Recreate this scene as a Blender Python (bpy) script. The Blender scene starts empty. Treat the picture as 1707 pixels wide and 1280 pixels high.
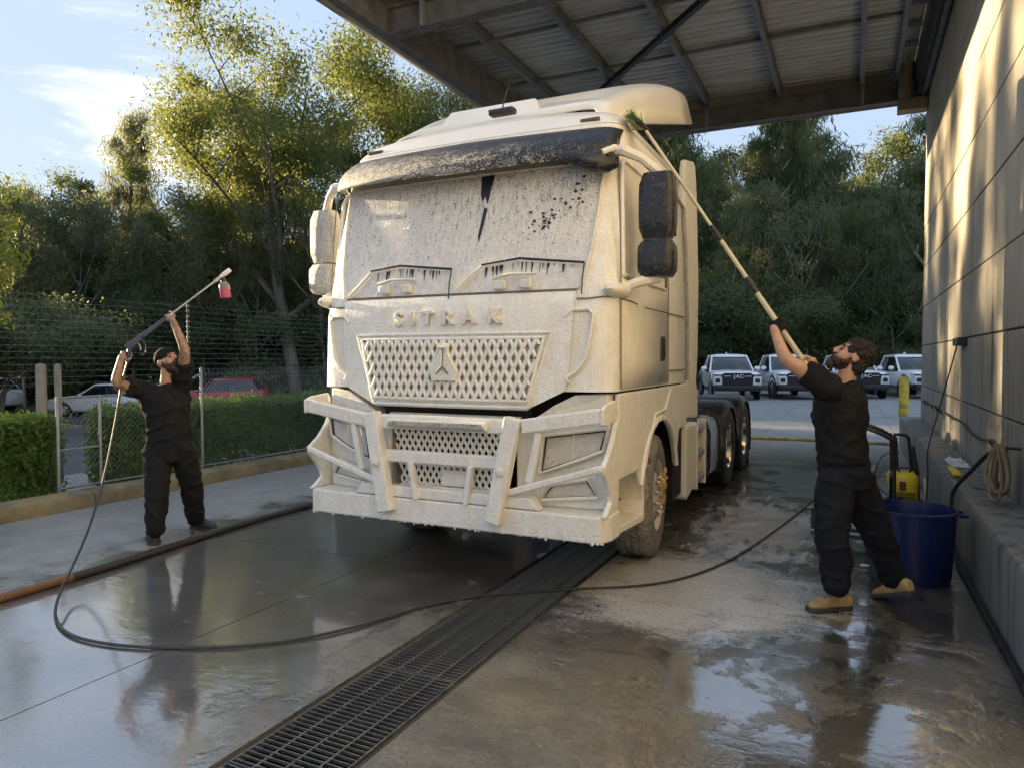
import bpy, bmesh, math, random
import numpy as np
from mathutils import Vector, Matrix, Euler
R = math.radians
rnd = random.Random(7)
sc = bpy.context.scene
col = sc.collection

# ---------------------------------------------------------------- camera
FPX = 1180.0; PITCH = math.atan(42 / FPX); YAW = R(25.749); CAMH = 1.62
cam = bpy.data.cameras.new('camera'); co = bpy.data.objects.new('camera', cam); col.objects.link(co)
co.location = (0, 0, CAMH); co.rotation_euler = (math.pi / 2 - PITCH, 0, YAW)
cam.sensor_width = 36; cam.lens = FPX / 1707 * 36; cam.clip_start = 0.05; cam.clip_end = 3000
sc.camera = co
_FW = np.array([-math.sin(YAW) * math.cos(PITCH), math.cos(YAW) * math.cos(PITCH), -math.sin(PITCH)])
_RT = np.array([math.cos(YAW), math.sin(YAW), 0.0]); _UP = np.cross(_RT, _FW)
def ray(x, y): return _FW + _RT * (x - 853.5) / FPX - _UP * (y - 640) / FPX
def P(x, y, d): return Vector(np.array([0, 0, CAMH]) + ray(x, y) * d)           # measured point at a given depth
def G(x, y, z=0.0):
    r = ray(x, y); return Vector(np.array([0, 0, CAMH]) + r * ((z - CAMH) / r[2]))
def AX(x, y, X): r = ray(x, y); return Vector(np.array([0, 0, CAMH]) + r * (X / r[0]))
def AY(x, y, Y): r = ray(x, y); return Vector(np.array([0, 0, CAMH]) + r * (Y / r[1]))

# ---------------------------------------------------------------- light and exposure
SUN_AZ = R(-86); SUN_EL = R(9)          # azimuth measured from +Y towards +X
sc.view_settings.view_transform = 'Standard'; sc.view_settings.look = 'None'
sc.view_settings.gamma = 1; sc.view_settings.use_curve_mapping = False
sc.view_settings.exposure = 1.85
sc.cycles.use_denoising = True
sc.cycles.max_bounces = 5; sc.cycles.diffuse_bounces = 3; sc.cycles.glossy_bounces = 3
sc.cycles.transmission_bounces = 4; sc.cycles.transparent_max_bounces = 4; sc.cycles.use_adaptive_sampling = True; sc.cycles.adaptive_threshold = 0.03
sc.cycles.caustics_reflective = False; sc.cycles.caustics_refractive = False
sc.cycles.sample_clamp_indirect = 6
sun = bpy.data.lights.new('sun', 'SUN'); so = bpy.data.objects.new('sun', sun); col.objects.link(so)
sun.energy = 4.5; sun.angle = R(0.6); sun.color = (1.0, 0.77, 0.46)
sdir = Vector((math.sin(SUN_AZ) * math.cos(SUN_EL), math.cos(SUN_AZ) * math.cos(SUN_EL), math.sin(SUN_EL)))
so.rotation_euler = sdir.to_track_quat('Z', 'Y').to_euler()

class NT:
    """tiny node-tree writer"""
    def __init__(s, tree): s.t = tree; s.n = tree.nodes; s.l = tree.links
    def node(s, typ, **kw):
        n = s.n.new(typ)
        for k, v in kw.items():
            if k.startswith('i_'):
                key = k[2:]; key = int(key) if key.isdigit() else key.replace('_', ' ')
                s.set(n.inputs[key], v)
            else: setattr(n, k, v)
        return n
    def set(s, sock, v):
        if hasattr(v, 'node'): s.l.new(v, sock)
        elif hasattr(v, 'outputs'): s.l.new(v.outputs[0], sock)
        else:
            if isinstance(v, (tuple, list)) and len(v) == 3 and sock.type == 'RGBA': v = (*v, 1)
            sock.default_value = v
    def math(s, op, a, b=None, c=None, clamp=False):
        n = s.n.new('ShaderNodeMath'); n.operation = op; n.use_clamp = clamp
        for i, v in enumerate((a, b, c)):
            if v is not None: s.set(n.inputs[i], v)
        return n.outputs[0]
    def mix(s, fac, a, b, typ='MIX'):
        n = s.n.new('ShaderNodeMix'); n.data_type = 'RGBA'; n.blend_type = typ
        s.set(n.inputs[0], fac); s.set(n.inputs[6], a); s.set(n.inputs[7], b); return n.outputs[2]
    def fmix(s, fac, a, b):
        n = s.n.new('ShaderNodeMix'); n.data_type = 'FLOAT'
        s.set(n.inputs[0], fac); s.set(n.inputs[2], a); s.set(n.inputs[3], b); return n.outputs[0]
    def ramp(s, v, lo, hi, a=0.0, b=1.0, smooth=True):
        n = s.n.new('ShaderNodeMapRange'); n.clamp = True
        if smooth: n.interpolation_type = 'SMOOTHSTEP'
        s.set(n.inputs[0], v); s.set(n.inputs[1], lo); s.set(n.inputs[2], hi); s.set(n.inputs[3], a); s.set(n.inputs[4], b)
        return n.outputs[0]
    def noise(s, vec, scale, detail=3, rough=.55, dist=0.0):
        n = s.n.new('ShaderNodeTexNoise'); s.set(n.inputs['Vector'], vec); s.set(n.inputs['Scale'], scale)
        n.inputs['Detail'].default_value = detail; n.inputs['Roughness'].default_value = rough
        n.inputs['Distortion'].default_value = dist; return n.outputs['Fac']
    def voro(s, vec, scale, feature='F1'):
        n = s.n.new('ShaderNodeTexVoronoi'); n.feature = feature; s.set(n.inputs['Vector'], vec); s.set(n.inputs['Scale'], scale)
        return n.outputs['Distance']
    def scale(s, vec, xyz, loc=(0, 0, 0), rot=(0, 0, 0)):
        n = s.n.new('ShaderNodeMapping'); s.set(n.inputs[0], vec); n.inputs[1].default_value = loc
        n.inputs[2].default_value = rot; n.inputs[3].default_value = xyz; return n.outputs[0]
    def obj(s):
        return s.n.new('ShaderNodeTexCoord').outputs['Object']
    def pos(s): return s.n.new('ShaderNodeNewGeometry').outputs['Position']
    def sep(s, v):
        n = s.n.new('ShaderNodeSeparateXYZ'); s.set(n.inputs[0], v); return n.outputs
    def bump(s, h, dist, strength=1.0, normal=None):
        n = s.n.new('ShaderNodeBump'); n.inputs['Strength'].default_value = strength; n.inputs['Distance'].default_value = dist
        s.set(n.inputs['Height'], h)
        if normal is not None: s.set(n.inputs['Normal'], normal)
        return n.outputs[0]

w = bpy.data.worlds.new('World'); sc.world = w; w.use_nodes = True
n = NT(w.node_tree); n.n.clear()
sky = n.node('ShaderNodeTexSky', sky_type='NISHITA', sun_disc=False, sun_elevation=SUN_EL, sun_rotation=SUN_AZ,
             altitude=0, air_density=1.0, dust_density=0.6, ozone_density=1.6)
hs = n.node('ShaderNodeGamma', i_1=0.3); n.set(hs.inputs[0], sky)       # evens out the range of the whole sky, as the phone did
hsv = n.node('ShaderNodeHueSaturation', i_Saturation=1.15); n.set(hsv.inputs['Color'], hs); hs = hsv
skyc = n.mix(1.0, hs, (1.3, 1.3, 1.3), 'MULTIPLY'); skyc = n.mix(.6, skyc, (1.25, 1.68, 2.45))      # high thin haze
gen = n.n.new('ShaderNodeTexCoord').outputs['Generated']
sx, sy, sz = n.sep(gen)
zc = n.math('MAXIMUM', sz, 0.04)
cx_ = n.math('DIVIDE', sx, zc); cy_ = n.math('DIVIDE', sy, zc)
cv = n.node('ShaderNodeCombineXYZ', i_0=cx_, i_1=cy_, i_2=0.0)
n1 = n.noise(n.scale(cv, (0.55, 0.55, 1), (3.1, 1.7, 0), (0, 0, 0.5)), 1.5, 6, .62, .5)
n2 = n.noise(n.scale(cv, (0.3, 1.4, 1), (0.4, 2.3, 0), (0, 0, 0.9)), 1.1, 5, .6)
big = n.node('ShaderNodeVectorMath', operation='DISTANCE'); n.set(big.inputs[0], gen)
_cd = Vector(ray(262, 200)).normalized(); big.inputs[1].default_value = _cd
bank = n.ramp(big.outputs['Value'], 0.03, 0.2, 1.0, 0.0)               # one larger cloud bank low over the trees
cl = n.math('ADD', n.math('MULTIPLY', n1, 0.75), n.math('MULTIPLY', n2, 0.25))
cl = n.math('ADD', cl, n.math('MULTIPLY', bank, 0.11))
cmask = n.ramp(cl, 0.565, 0.72, 0.0, 0.85)
cloudc = n.mix(0.5, skyc, (3.9, 3.55, 2.9), 'MIX')
skyf = n.mix(cmask, skyc, n.mix(1.0, cloudc, (1.15, 1.1, 1.0), 'MULTIPLY'))
bg = n.node('ShaderNodeBackground'); n.set(bg.inputs[0], skyf); bg.inputs[1].default_value = 0.13
out = n.node('ShaderNodeOutputWorld'); n.l.new(bg.outputs[0], out.inputs[0])

# ---------------------------------------------------------------- mesh helpers
class MB:
    def __init__(s): s.v = []; s.f = []; s.m = []
    def add(s, vs, fs, m=0):
        o = len(s.v); s.v.extend([tuple(p) for p in vs]); s.f.extend([tuple(i + o for i in q) for q in fs]); s.m.extend([m] * len(fs)); return s
    def box(s, x0, x1, y0, y1, z0, z1, m=0):
        vs = [(x, y, z) for z in (z0, z1) for y in (y0, y1) for x in (x0, x1)]
        return s.add(vs, [(0, 2, 3, 1), (4, 5, 7, 6), (0, 1, 5, 4), (2, 6, 7, 3), (0, 4, 6, 2), (1, 3, 7, 5)], m)
    def hexa(s, c, m=0):
        return s.add(c, [(0, 2, 3, 1), (4, 5, 7, 6), (0, 1, 5, 4), (2, 6, 7, 3), (0, 4, 6, 2), (1, 3, 7, 5)], m)
    def bar(s, p0, p1, w, h, up=(0, 0, 1), m=0, w2=None, h2=None):
        p0 = Vector(p0); p1 = Vector(p1); d = (p1 - p0).normalized(); up = Vector(up)
        r = d.cross(up)
        if r.length < 1e-4: r = d.cross(Vector((0, 1, 0)))
        r.normalize(); u = r.cross(d)
        w2 = w if w2 is None else w2; h2 = h if h2 is None else h2
        vs = []
        for p, a, b in ((p0, w / 2, h / 2), (p1, w2 / 2, h2 / 2)):
            for sx_, sz_ in ((-1, -1), (1, -1), (1, 1), (-1, 1)): vs.append(p + r * a * sx_ + u * b * sz_)
        return s.add(vs, [(0, 1, 2, 3), (7, 6, 5, 4), (0, 4, 5, 1), (1, 5, 6, 2), (2, 6, 7, 3), (3, 7, 4, 0)], m)
    def loft(s, rings, cap=True, m=0, closed=True):
        k = len(rings[0]); vs = [p for r in rings for p in r]; fs = []
        for i in range(len(rings) - 1):
            for j in range(k if closed else k - 1):
                a = i * k + j; b = i * k + (j + 1) % k
                fs.append((a, b, b + k, a + k))
        if cap and closed:
            fs.append(tuple(range(k - 1, -1, -1))); fs.append(tuple((len(rings) - 1) * k + i for i in range(k)))
        return s.add(vs, fs, m)
    def tube(s, pts, r, n=8, m=0, cap=True, sq=1.0):
        pts = [Vector(p) for p in pts]
        if not hasattr(r, '__len__'): r = [r] * len(pts)
        rings = []; prev = None
        for i, p in enumerate(pts):
            d = (pts[min(i + 1, len(pts) - 1)] - pts[max(i - 1, 0)]).normalized()
            if prev is None:
                a = Vector((0, 0, 1)) if abs(d.z) < .9 else Vector((1, 0, 0))
                x = d.cross(a).normalized()
            else:
                x = (prev - d * prev.dot(d)).normalized()
            prev = x; y = d.cross(x)
            rings.append([p + (x * math.cos(2 * math.pi * k / n) + y * sq * math.sin(2 * math.pi * k / n)) * r[i] for k in range(n)])
        return s.loft(rings, cap, m)
    def prism(s, poly, axis, a, b, m=0):
        """poly: 2D points; axis 'x': (y,z) extruded in x; 'y': (x,z); 'z': (x,y)"""
        def q(p, t): return {'x': (t, p[0], p[1]), 'y': (p[0], t, p[1]), 'z': (p[0], p[1], t)}[axis]
        k = len(poly); vs = [q(p, a) for p in poly] + [q(p, b) for p in poly]
        fs = [tuple(range(k)), tuple(range(2 * k - 1, k - 1, -1))] + [(i, i + k, (i + 1) % k + k, (i + 1) % k) for i in range(k)]
        return s.add(vs, fs, m)
    def lathe(s, prof, o, axis=(0, 0, 1), n=24, m=0, cap=False, a0=0, a1=2 * math.pi):
        o = Vector(o); ax = Vector(axis).normalized(); t = Vector((0, 0, 1)) if abs(ax.z) < .9 else Vector((1, 0, 0))
        x = ax.cross(t).normalized(); y = ax.cross(x); full = abs(a1 - a0 - 2 * math.pi) < 1e-6; k = n if full else n + 1
        rings = [[o + ax * h + (x * math.cos(a0 + (a1 - a0) * i / n) + y * math.sin(a0 + (a1 - a0) * i / n)) * r for i in range(k)] for r, h in prof]
        return s.loft(rings, cap, m, full)
    def ball(s, c, r, n=10, m=0):
        c = Vector(c); r = r if hasattr(r, '__len__') else (r, r, r); rings = []
        for i in range(1, n // 2 + 1 - 0):
            t = math.pi * i / (n // 2 + 1)
            rings.append([c + Vector((r[0] * math.sin(t) * math.cos(2 * math.pi * k / n), r[1] * math.sin(t) * math.sin(2 * math.pi * k / n), -r[2] * math.cos(t))) for k in range(n)])
        return s.loft(rings, True, m)
    def grid(s, fn, us, vs_, m=0, thick=None):
        P_ = [[Vector(fn(u, v)) for u in us] for v in vs_]; k = len(us)
        fs = [(j * k + i, j * k + i + 1, (j + 1) * k + i + 1, (j + 1) * k + i) for j in range(len(vs_) - 1) for i in range(k - 1)]
        return s.add([p for r in P_ for p in r], fs, m)
    def xf(s, M):
        s.v = [tuple(M @ Vector(p)) for p in s.v]; return s
    def build(s, name, mats, parent=None, smooth=40, bevel=0, seg=2, solid=0, fixn=True):
        me = bpy.data.meshes.new(name)
        off = origin_of(parent)
        me.from_pydata([(p[0] - off.x, p[1] - off.y, p[2] - off.z) for p in s.v], [], s.f)
        mats = mats if isinstance(mats, (list, tuple)) else [mats]
        for q in mats: me.materials.append(q)
        if len(mats) > 1: me.polygons.foreach_set('material_index', s.m)
        if fixn:
            b = bmesh.new(); b.from_mesh(me); bmesh.ops.recalc_face_normals(b, faces=b.faces); b.to_mesh(me); b.free()
        if smooth:
            me.polygons.foreach_set('use_smooth', [True] * len(me.polygons)); me.set_sharp_from_angle(angle=R(smooth))
        o = bpy.data.objects.new(name, me); col.objects.link(o); o.parent = parent
        if solid:
            md = o.modifiers.new('solid', 'SOLIDIFY'); md.thickness = solid; md.offset = -1
        if bevel:
            md = o.modifiers.new('bevel', 'BEVEL'); md.width = bevel; md.segments = seg; md.limit_method = 'ANGLE'; md.angle_limit = R(35)
            if smooth: md.harden_normals = False
        return o
def origin_of(p):
    v = Vector((0, 0, 0))
    while p is not None: v = v + p.location; p = p.parent
    return v
def tag(o, label, cat, group=None, kind=None):
    if label: o['label'] = label
    if cat: o['category'] = cat
    if group: o['group'] = group
    if kind: o['kind'] = kind
    return o
def thing(name, label, cat, loc=(0, 0, 0), group=None):
    o = bpy.data.objects.new(name, None); col.objects.link(o); o.location = loc; o.empty_display_size = .2
    return tag(o, label, cat, group)
def structure(o): o['kind'] = 'structure'; return o
def dup(root, loc, rotz=0, scale=1, label=None):
    r = root.copy(); col.objects.link(r); r.location = loc; r.rotation_euler = (0, 0, rotz)
    r.scale = (scale,) * 3 if not hasattr(scale, '__len__') else scale
    if label: r['label'] = label
    for ch in list(root.children):
        c = ch.copy(); col.objects.link(c); c.parent = r
        for g in list(ch.children):
            d = g.copy(); col.objects.link(d); d.parent = c
    return r
def inst(o, parent, loc=(0, 0, 0), rot=None):          # another piece that shares its mesh
    c = o.copy(); col.objects.link(c); c.parent = parent; c.location = loc
    if rot: c.rotation_euler = rot
    return c

# ---------------------------------------------------------------- materials
def mat(name, c, rough=.6, metal=0.0, var=.2, vs=3.0, c2=None, bump=0, bs=40, spec=.5, coat=0, rvar=.1, stretch=(1, 1, 1)):
    m = bpy.data.materials.new(name); m.use_nodes = True; n = NT(m.node_tree)
    b = m.node_tree.nodes['Principled BSDF']
    v = n.scale(n.obj(), stretch)
    f = n.noise(v, vs, 5, .6)
    c2 = c2 or tuple(x * (1 - var) for x in c)
    n.set(b.inputs['Base Color'], n.mix(n.ramp(f, .35, .68), c, c2))
    n.set(b.inputs['Roughness'], n.fmix(n.noise(v, vs * 2.3, 4), max(.02, rough - rvar), min(1, rough + rvar)))
    b.inputs['Metallic'].default_value = metal; b.inputs['Specular IOR Level'].default_value = spec
    b.inputs['Coat Weight'].default_value = coat; b.inputs['Coat Roughness'].default_value = .05
    if bump: n.set(b.inputs['Normal'], n.bump(n.noise(v, bs, 4), bump))
    return m
M = {}
M['black_rubber'] = mat('black_rubber', (.018, .018, .018), .75, bump=.003, bs=80)
M['black_plastic'] = mat('black_plastic', (.02, .02, .022), .42, var=.3)
M['steel'] = mat('steel', (.42, .42, .41), .38, .85, bump=.001)
M['galv'] = mat('galvanised', (.30, .32, .32), .45, .6, vs=9)
M['dark_steel'] = mat('dark_steel', (.05, .05, .05), .5, .4)
M['alu'] = mat('aluminium', (.55, .55, .53), .3, .9, vs=7)
# ---------------------------------------------------------------- setting: ground
def wet_concrete():
    m = bpy.data.materials.new('wet_concrete'); m.use_nodes = True; n = NT(m.node_tree); b = n.n['Principled BSDF']
    p = n.pos(); x, y, z = n.sep(p)
    big = n.noise(p, .55, 5, .6, .25); med = n.noise(p, 2.3, 6, .65, .2); fine = n.noise(p, 38, 4, .7); grit = n.noise(p, 48, 4, .8)
    swirl = n.noise(n.scale(p, (1, 1.6, 1), (0, 0, 0), (0, 0, .4)), 1.6, 8, .74, .2)
    # how wet: washed bay wet, far yard and the strip along the kerb drying
    far = n.ramp(y, 10.5, 15.5)
    kerbdry = n.ramp(n.math('ADD', x, n.math('MULTIPLY', n.math('SUBTRACT', med, .5), 1.6)), -6.0, -5.3, 1.0, 0.0)
    dry = n.math('MAXIMUM', far, n.math('MULTIPLY', kerbdry, .85))
    wet = n.math('SUBTRACT', 1.0, dry, clamp=True)
    # standing water left of the drain, broken by film on the right
    left = n.ramp(x, -3.2, -2.0, 1.0, 0.0)
    pw = n.math('ADD', n.math('ADD', n.math('MULTIPLY', big, .55), n.math('MULTIPLY', med, .45)), n.math('ADD', n.math('MULTIPLY', left, .16), n.math('MULTIPLY', n.ramp(x, -1.6, -.6), .035)))
    pud = n.math('MULTIPLY', n.ramp(pw, .485, .555), wet)
    base = n.mix(n.ramp(med, .3, .7), (.36, .345, .32), (.20, .19, .17))
    base = n.mix(n.ramp(fine, .45, .75, 0, .5), base, (.13, .125, .11))
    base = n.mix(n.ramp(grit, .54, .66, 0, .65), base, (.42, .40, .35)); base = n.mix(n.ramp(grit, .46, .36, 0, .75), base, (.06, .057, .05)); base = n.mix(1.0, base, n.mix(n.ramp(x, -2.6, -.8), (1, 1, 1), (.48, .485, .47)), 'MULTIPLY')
    brown = n.mix(n.math('MULTIPLY', n.ramp(swirl, .42, .7, 0, .8), n.ramp(x, -3.4, -1.6, .35, 1)), base, (.10, .09, .068))
    dryc = n.mix(n.ramp(med, .3, .7), (.32, .32, .315), (.24, .24, .235))
    c = n.mix(dry, n.mix(1.0, brown, n.mix(pud, (.62, .60, .56), (.46, .46, .47)), 'MULTIPLY'), dryc)
    # soap film and foam round the front wheel and along the drain
    fx = n.math('MULTIPLY', n.math('ADD', x, 1.05), .75); fy = n.math('MULTIPLY', n.math('SUBTRACT', y, 5.0), .8)
    fd = n.math('SQRT', n.math('ADD', n.math('MULTIPLY', fx, fx), n.math('MULTIPLY', fy, fy)))
    foam = n.ramp(n.math('SUBTRACT', n.math('ADD', n.math('MULTIPLY', swirl, 1.3), n.math('MULTIPLY', fine, .45)), n.math('MULTIPLY', fd, .74)), .18, .6)
    fx2 = n.math('MULTIPLY', n.math('ADD', x, .75), .9); fy2 = n.math('MULTIPLY', n.math('SUBTRACT', y, 7.2), .45)
    fd2 = n.math('SQRT', n.math('ADD', n.math('MULTIPLY', fx2, fx2), n.math('MULTIPLY', fy2, fy2)))
    foam2 = n.ramp(n.math('SUBTRACT', n.math('ADD', n.math('MULTIPLY', n.noise(n.scale(p, (2.4, .9, 1)), 3.2, 6, .7), 1.2), n.math('MULTIPLY', fine, .3)), n.math('MULTIPLY', fd2, .55)), .36, .56)
    streak = n.ramp(n.noise(n.scale(p, (1.2, 3.4, 1), (1, 4, 0), (0, 0, .7)), 2.6, 8, .78, .35), .60, .70, 0, .45)
    streak = n.math('MULTIPLY', n.math('MULTIPLY', streak, wet), n.ramp(y, 7, 3))
    fall = n.math('MULTIPLY', n.math('MAXIMUM', n.math('MAXIMUM', foam, n.math('MULTIPLY', foam2, .8)), streak), n.ramp(fine, .25, .6, .55, 1))
    c = n.mix(n.math('MULTIPLY', fall, .85), c, (.56, .545, .51))
    n.set(b.inputs['Base Color'], c)
    damp = n.fmix(n.ramp(med, .3, .7), .10, .26)
    rg = n.fmix(pud, damp, .035)
    rg = n.fmix(dry, rg, n.fmix(n.ramp(big, .35, .65), .42, .62))
    rg = n.fmix(fall, rg, .5)
    n.set(b.inputs['Roughness'], n.fmix(pud, rg, .3))
    n.set(b.inputs['Coat Weight'], n.math('MULTIPLY', n.fmix(pud, n.fmix(n.ramp(big, .4, .62), .25, .7), 1.0), n.math('MULTIPLY', wet, n.math('SUBTRACT', 1.0, n.math('MULTIPLY', fall, .8)))))
    b.inputs['Coat IOR'].default_value = 3.0; n.set(b.inputs['Coat Roughness'], n.fmix(pud, damp, .025))
    b.inputs['Specular IOR Level'].default_value = .5
    hgt = n.math('ADD', n.math('MULTIPLY', fine, .6), n.math('MULTIPLY', grit, .4))
    amp = n.fmix(pud, 1.0, .05)
    bm = n.bump(n.math('MULTIPLY', hgt, amp), .006, .8)
    rip = n.noise(n.scale(p, (1, 1.5, 1)), 9, 3, .5, .6)
    n.set(b.inputs['Normal'], bm); n.set(b.inputs['Coat Normal'], n.bump(n.math('ADD', n.math('MULTIPLY', rip, .35), n.math('MULTIPLY', n.math('MULTIPLY', hgt, n.fmix(pud, 1.0, .06)), 2.2)), .0035, .75))
    return m
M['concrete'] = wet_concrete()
M['slab_gap'] = mat('slab_joint', (.05, .047, .04), .8)
M['asphalt'] = mat('asphalt', (.075, .075, .078), .7, var=.35, vs=.9, bump=.006, bs=120)
M['forest_floor'] = mat('forest_floor', (.055, .045, .03), .95, var=.5, vs=.7, c2=(.04, .05, .02), bump=.03, bs=9)
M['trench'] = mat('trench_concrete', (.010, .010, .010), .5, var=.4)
GL, GR, G0, G1 = -2.25, -1.775, -1.2, 7.6       # drain trench
def gz(x):                                       # the yard is level, the street to the left lies lower
    t = min(1, max(0, (-x - 10) / 16)); return -0.012 - 1.0 * t * t * (3 - 2 * t)
mb = MB(); xs = [-900, -200, -60, -34, -26, -23, -20, -17, -14, -12, -10, GL, GR, 60, 900]; ys = [-900, -60, G0, G1, 60, 900]
V = {}
for x in xs:
    for y in ys: V[(x, y)] = len(mb.v); mb.v.append((x, y, gz(x)))
for i in range(len(xs) - 1):
    for j in range(len(ys) - 1):
        if xs[i] == GL and ys[j] == G0: continue
        mb.f.append((V[xs[i], ys[j]], V[xs[i + 1], ys[j]], V[xs[i + 1], ys[j + 1]], V[xs[i], ys[j + 1]])); mb.m.append(0)
ground = structure(mb.build('ground', M['slab_gap']))
# floor slabs of the yard with open saw-cut joints
def slab(x0, x1, y0, y1):
    g = .004; mb = MB(); mb.box(x0 + g, x1 - g, y0 + g, y1 - g, -.06, 0)
    return mb.build('concrete_slab', M['concrete'], ground, smooth=0, fixn=False)
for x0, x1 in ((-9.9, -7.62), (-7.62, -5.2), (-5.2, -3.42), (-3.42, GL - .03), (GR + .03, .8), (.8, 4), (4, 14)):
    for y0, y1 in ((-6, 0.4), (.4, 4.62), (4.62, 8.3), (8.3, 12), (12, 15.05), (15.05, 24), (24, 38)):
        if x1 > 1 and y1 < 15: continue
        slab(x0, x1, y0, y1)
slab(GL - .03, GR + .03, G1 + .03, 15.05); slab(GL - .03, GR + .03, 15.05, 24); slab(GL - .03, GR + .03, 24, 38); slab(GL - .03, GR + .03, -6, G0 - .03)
slab(-22, -9.9, 15.05, 38)
mb = MB()
mb.box(GL - .02, GL, G0, G1, -.42, -.013); mb.box(GR, GR + .02, G0, G1, -.42, -.013)
mb.box(GL - .02, GR + .02, G0, G1, -.45, -.42); mb.box(GL - .02, GR + .02, G0 - .02, G0, -.45, -.013); mb.box(GL - .02, GR + .02, G1, G1 + .02, -.45, -.013)
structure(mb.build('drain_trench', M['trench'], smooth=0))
mb = MB(); us = [-9.95, -12, -14, -17, -20, -23, -26, -36]
mb.grid(lambda u, v: (u, v, gz(u) + .006), us, [-40, 15, 60, 160])
structure(mb.build('road', M['asphalt']))
mb = MB(); mb.grid(lambda u, v: (u, v, gz(u) + .012 + .25 * max(0, math.sin(u * .7 + v * .33)) * (u < -37)), [-36, -38, -42, -50, -70, -120], [-40 + 8 * i for i in range(30)])
structure(mb.build('forest_floor', M['forest_floor']))
mb = MB(); mb.grid(lambda u, v: (u, v, .012 + .2 * max(0, math.sin(u * .5 + v * .43)) * (v > 40)), [-35.9 + 6 * i for i in range(18)], [38.2, 41, 46, 55, 80, 120])
structure(mb.build('forest_ground', M['forest_floor']))

# steel grates over the drain: one panel every metre
M['grate'] = mat('grate_steel', (.30, .30, .29), .35, .7, var=.5, vs=14)
def make_grate():
    t = thing('drain_grate', 'steel grate', 'grate', (0, 0, 0), 'steel drain grates laid end to end')
    mb = MB(); mb.box(GL + .004, GL + .009, .004, .996, -.034, -.001); mb.box(GR - .009, GR - .004, .004, .996, -.034, -.001)
    mb.box(GL + .009, GR - .009, .004, .009, -.034, -.002); mb.box(GL + .009, GR - .009, .991, .996, -.034, -.002)
    mb.build('frame', M['grate'], t, smooth=0)
    b0 = None
    for k in range(1, 30):
        if b0 is None:
            mb = MB(); mb.box(GL + .009, GR - .009, -.0022, .0022, -.016, -.003); b0 = mb.build('bearing_bar', M['grate'], t, smooth=0); b0.location.y = k / 30
        else: inst(b0, t, (0, k / 30, 0))
    c0 = None
    for fx in (.25, .5, .75):
        if c0 is None:
            mb = MB(); mb.box(-.003, .003, .009, .991, -.014, -.0045); c0 = mb.build('cross_rod', M['grate'], t, smooth=0); c0.location.x = GL + (GR - GL) * fx
        else: inst(c0, t, (GL + (GR - GL) * fx, 0, 0))
    return t
gt = make_grate()
glab = ['steel drain grate at the bottom edge of the picture', 'steel drain grate second from the bottom edge of the picture', 'steel drain grate in the middle of the row, below the hose',
        'steel drain grate crossed by the pressure hose', 'wet steel drain grate just in front of the truck bumper', 'steel drain grate in the shade under the truck bumper']
gt.location = (0, 1.02, 0); gt['label'] = glab[0]
for k in range(1, 6): dup(gt, (0, 1.02 + 1.004 * k, 0), label=glab[k])

# kerb along the fence
M['kerb'] = mat('mossy_kerb', (.30, .235, .12), .85, var=.5, vs=2.2, c2=(.14, .125, .07), bump=.012, bs=25)
mb = MB()
prof = [(-7.84, -.02), (-7.50, -.02), (-7.515, .10), (-7.54, .145), (-7.60, .165), (-7.80, .165), (-7.84, .14)]
for k in range(9):
    mb = MB(); mb.prism([(p[0] + rnd.uniform(-.004, .004), p[1]) for p in prof], 'y', -4 + k * 3.0 + .006, -4 + (k + 1) * 3.0 - .006)
    if k == 0: kerb = tag(bpy.data.objects.new('kerb', None), None, None, kind='structure'); col.objects.link(kerb)
    mb.build('kerb_stone', M['kerb'], kerb, bevel=.01)
# heavy rubber drain hose lying across the bay
M['oldhose'] = mat('old_hose', (.03, .028, .025), .38, var=.4, vs=3)
M['orange'] = mat('orange_hose', (.20, .10, .04), .5, var=.4, vs=3)
t = thing('drain_hose', 'thick black rubber hose lying on the floor beside the left man', 'hose', G(300, 930))
pts = []
for i in range(26):
    u = i / 25; a = G(-90, 1030); c = G(560, 832); q = a.lerp(c, u); q.z = .029; q.x += .03 * math.sin(u * 7); pts.append(q)
MB().tube(pts[5:], .030, 10).build('hose', M['oldhose'], t); MB().tube(pts[:6], .031, 10).build('orange_end', M['orange'], t)

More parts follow.
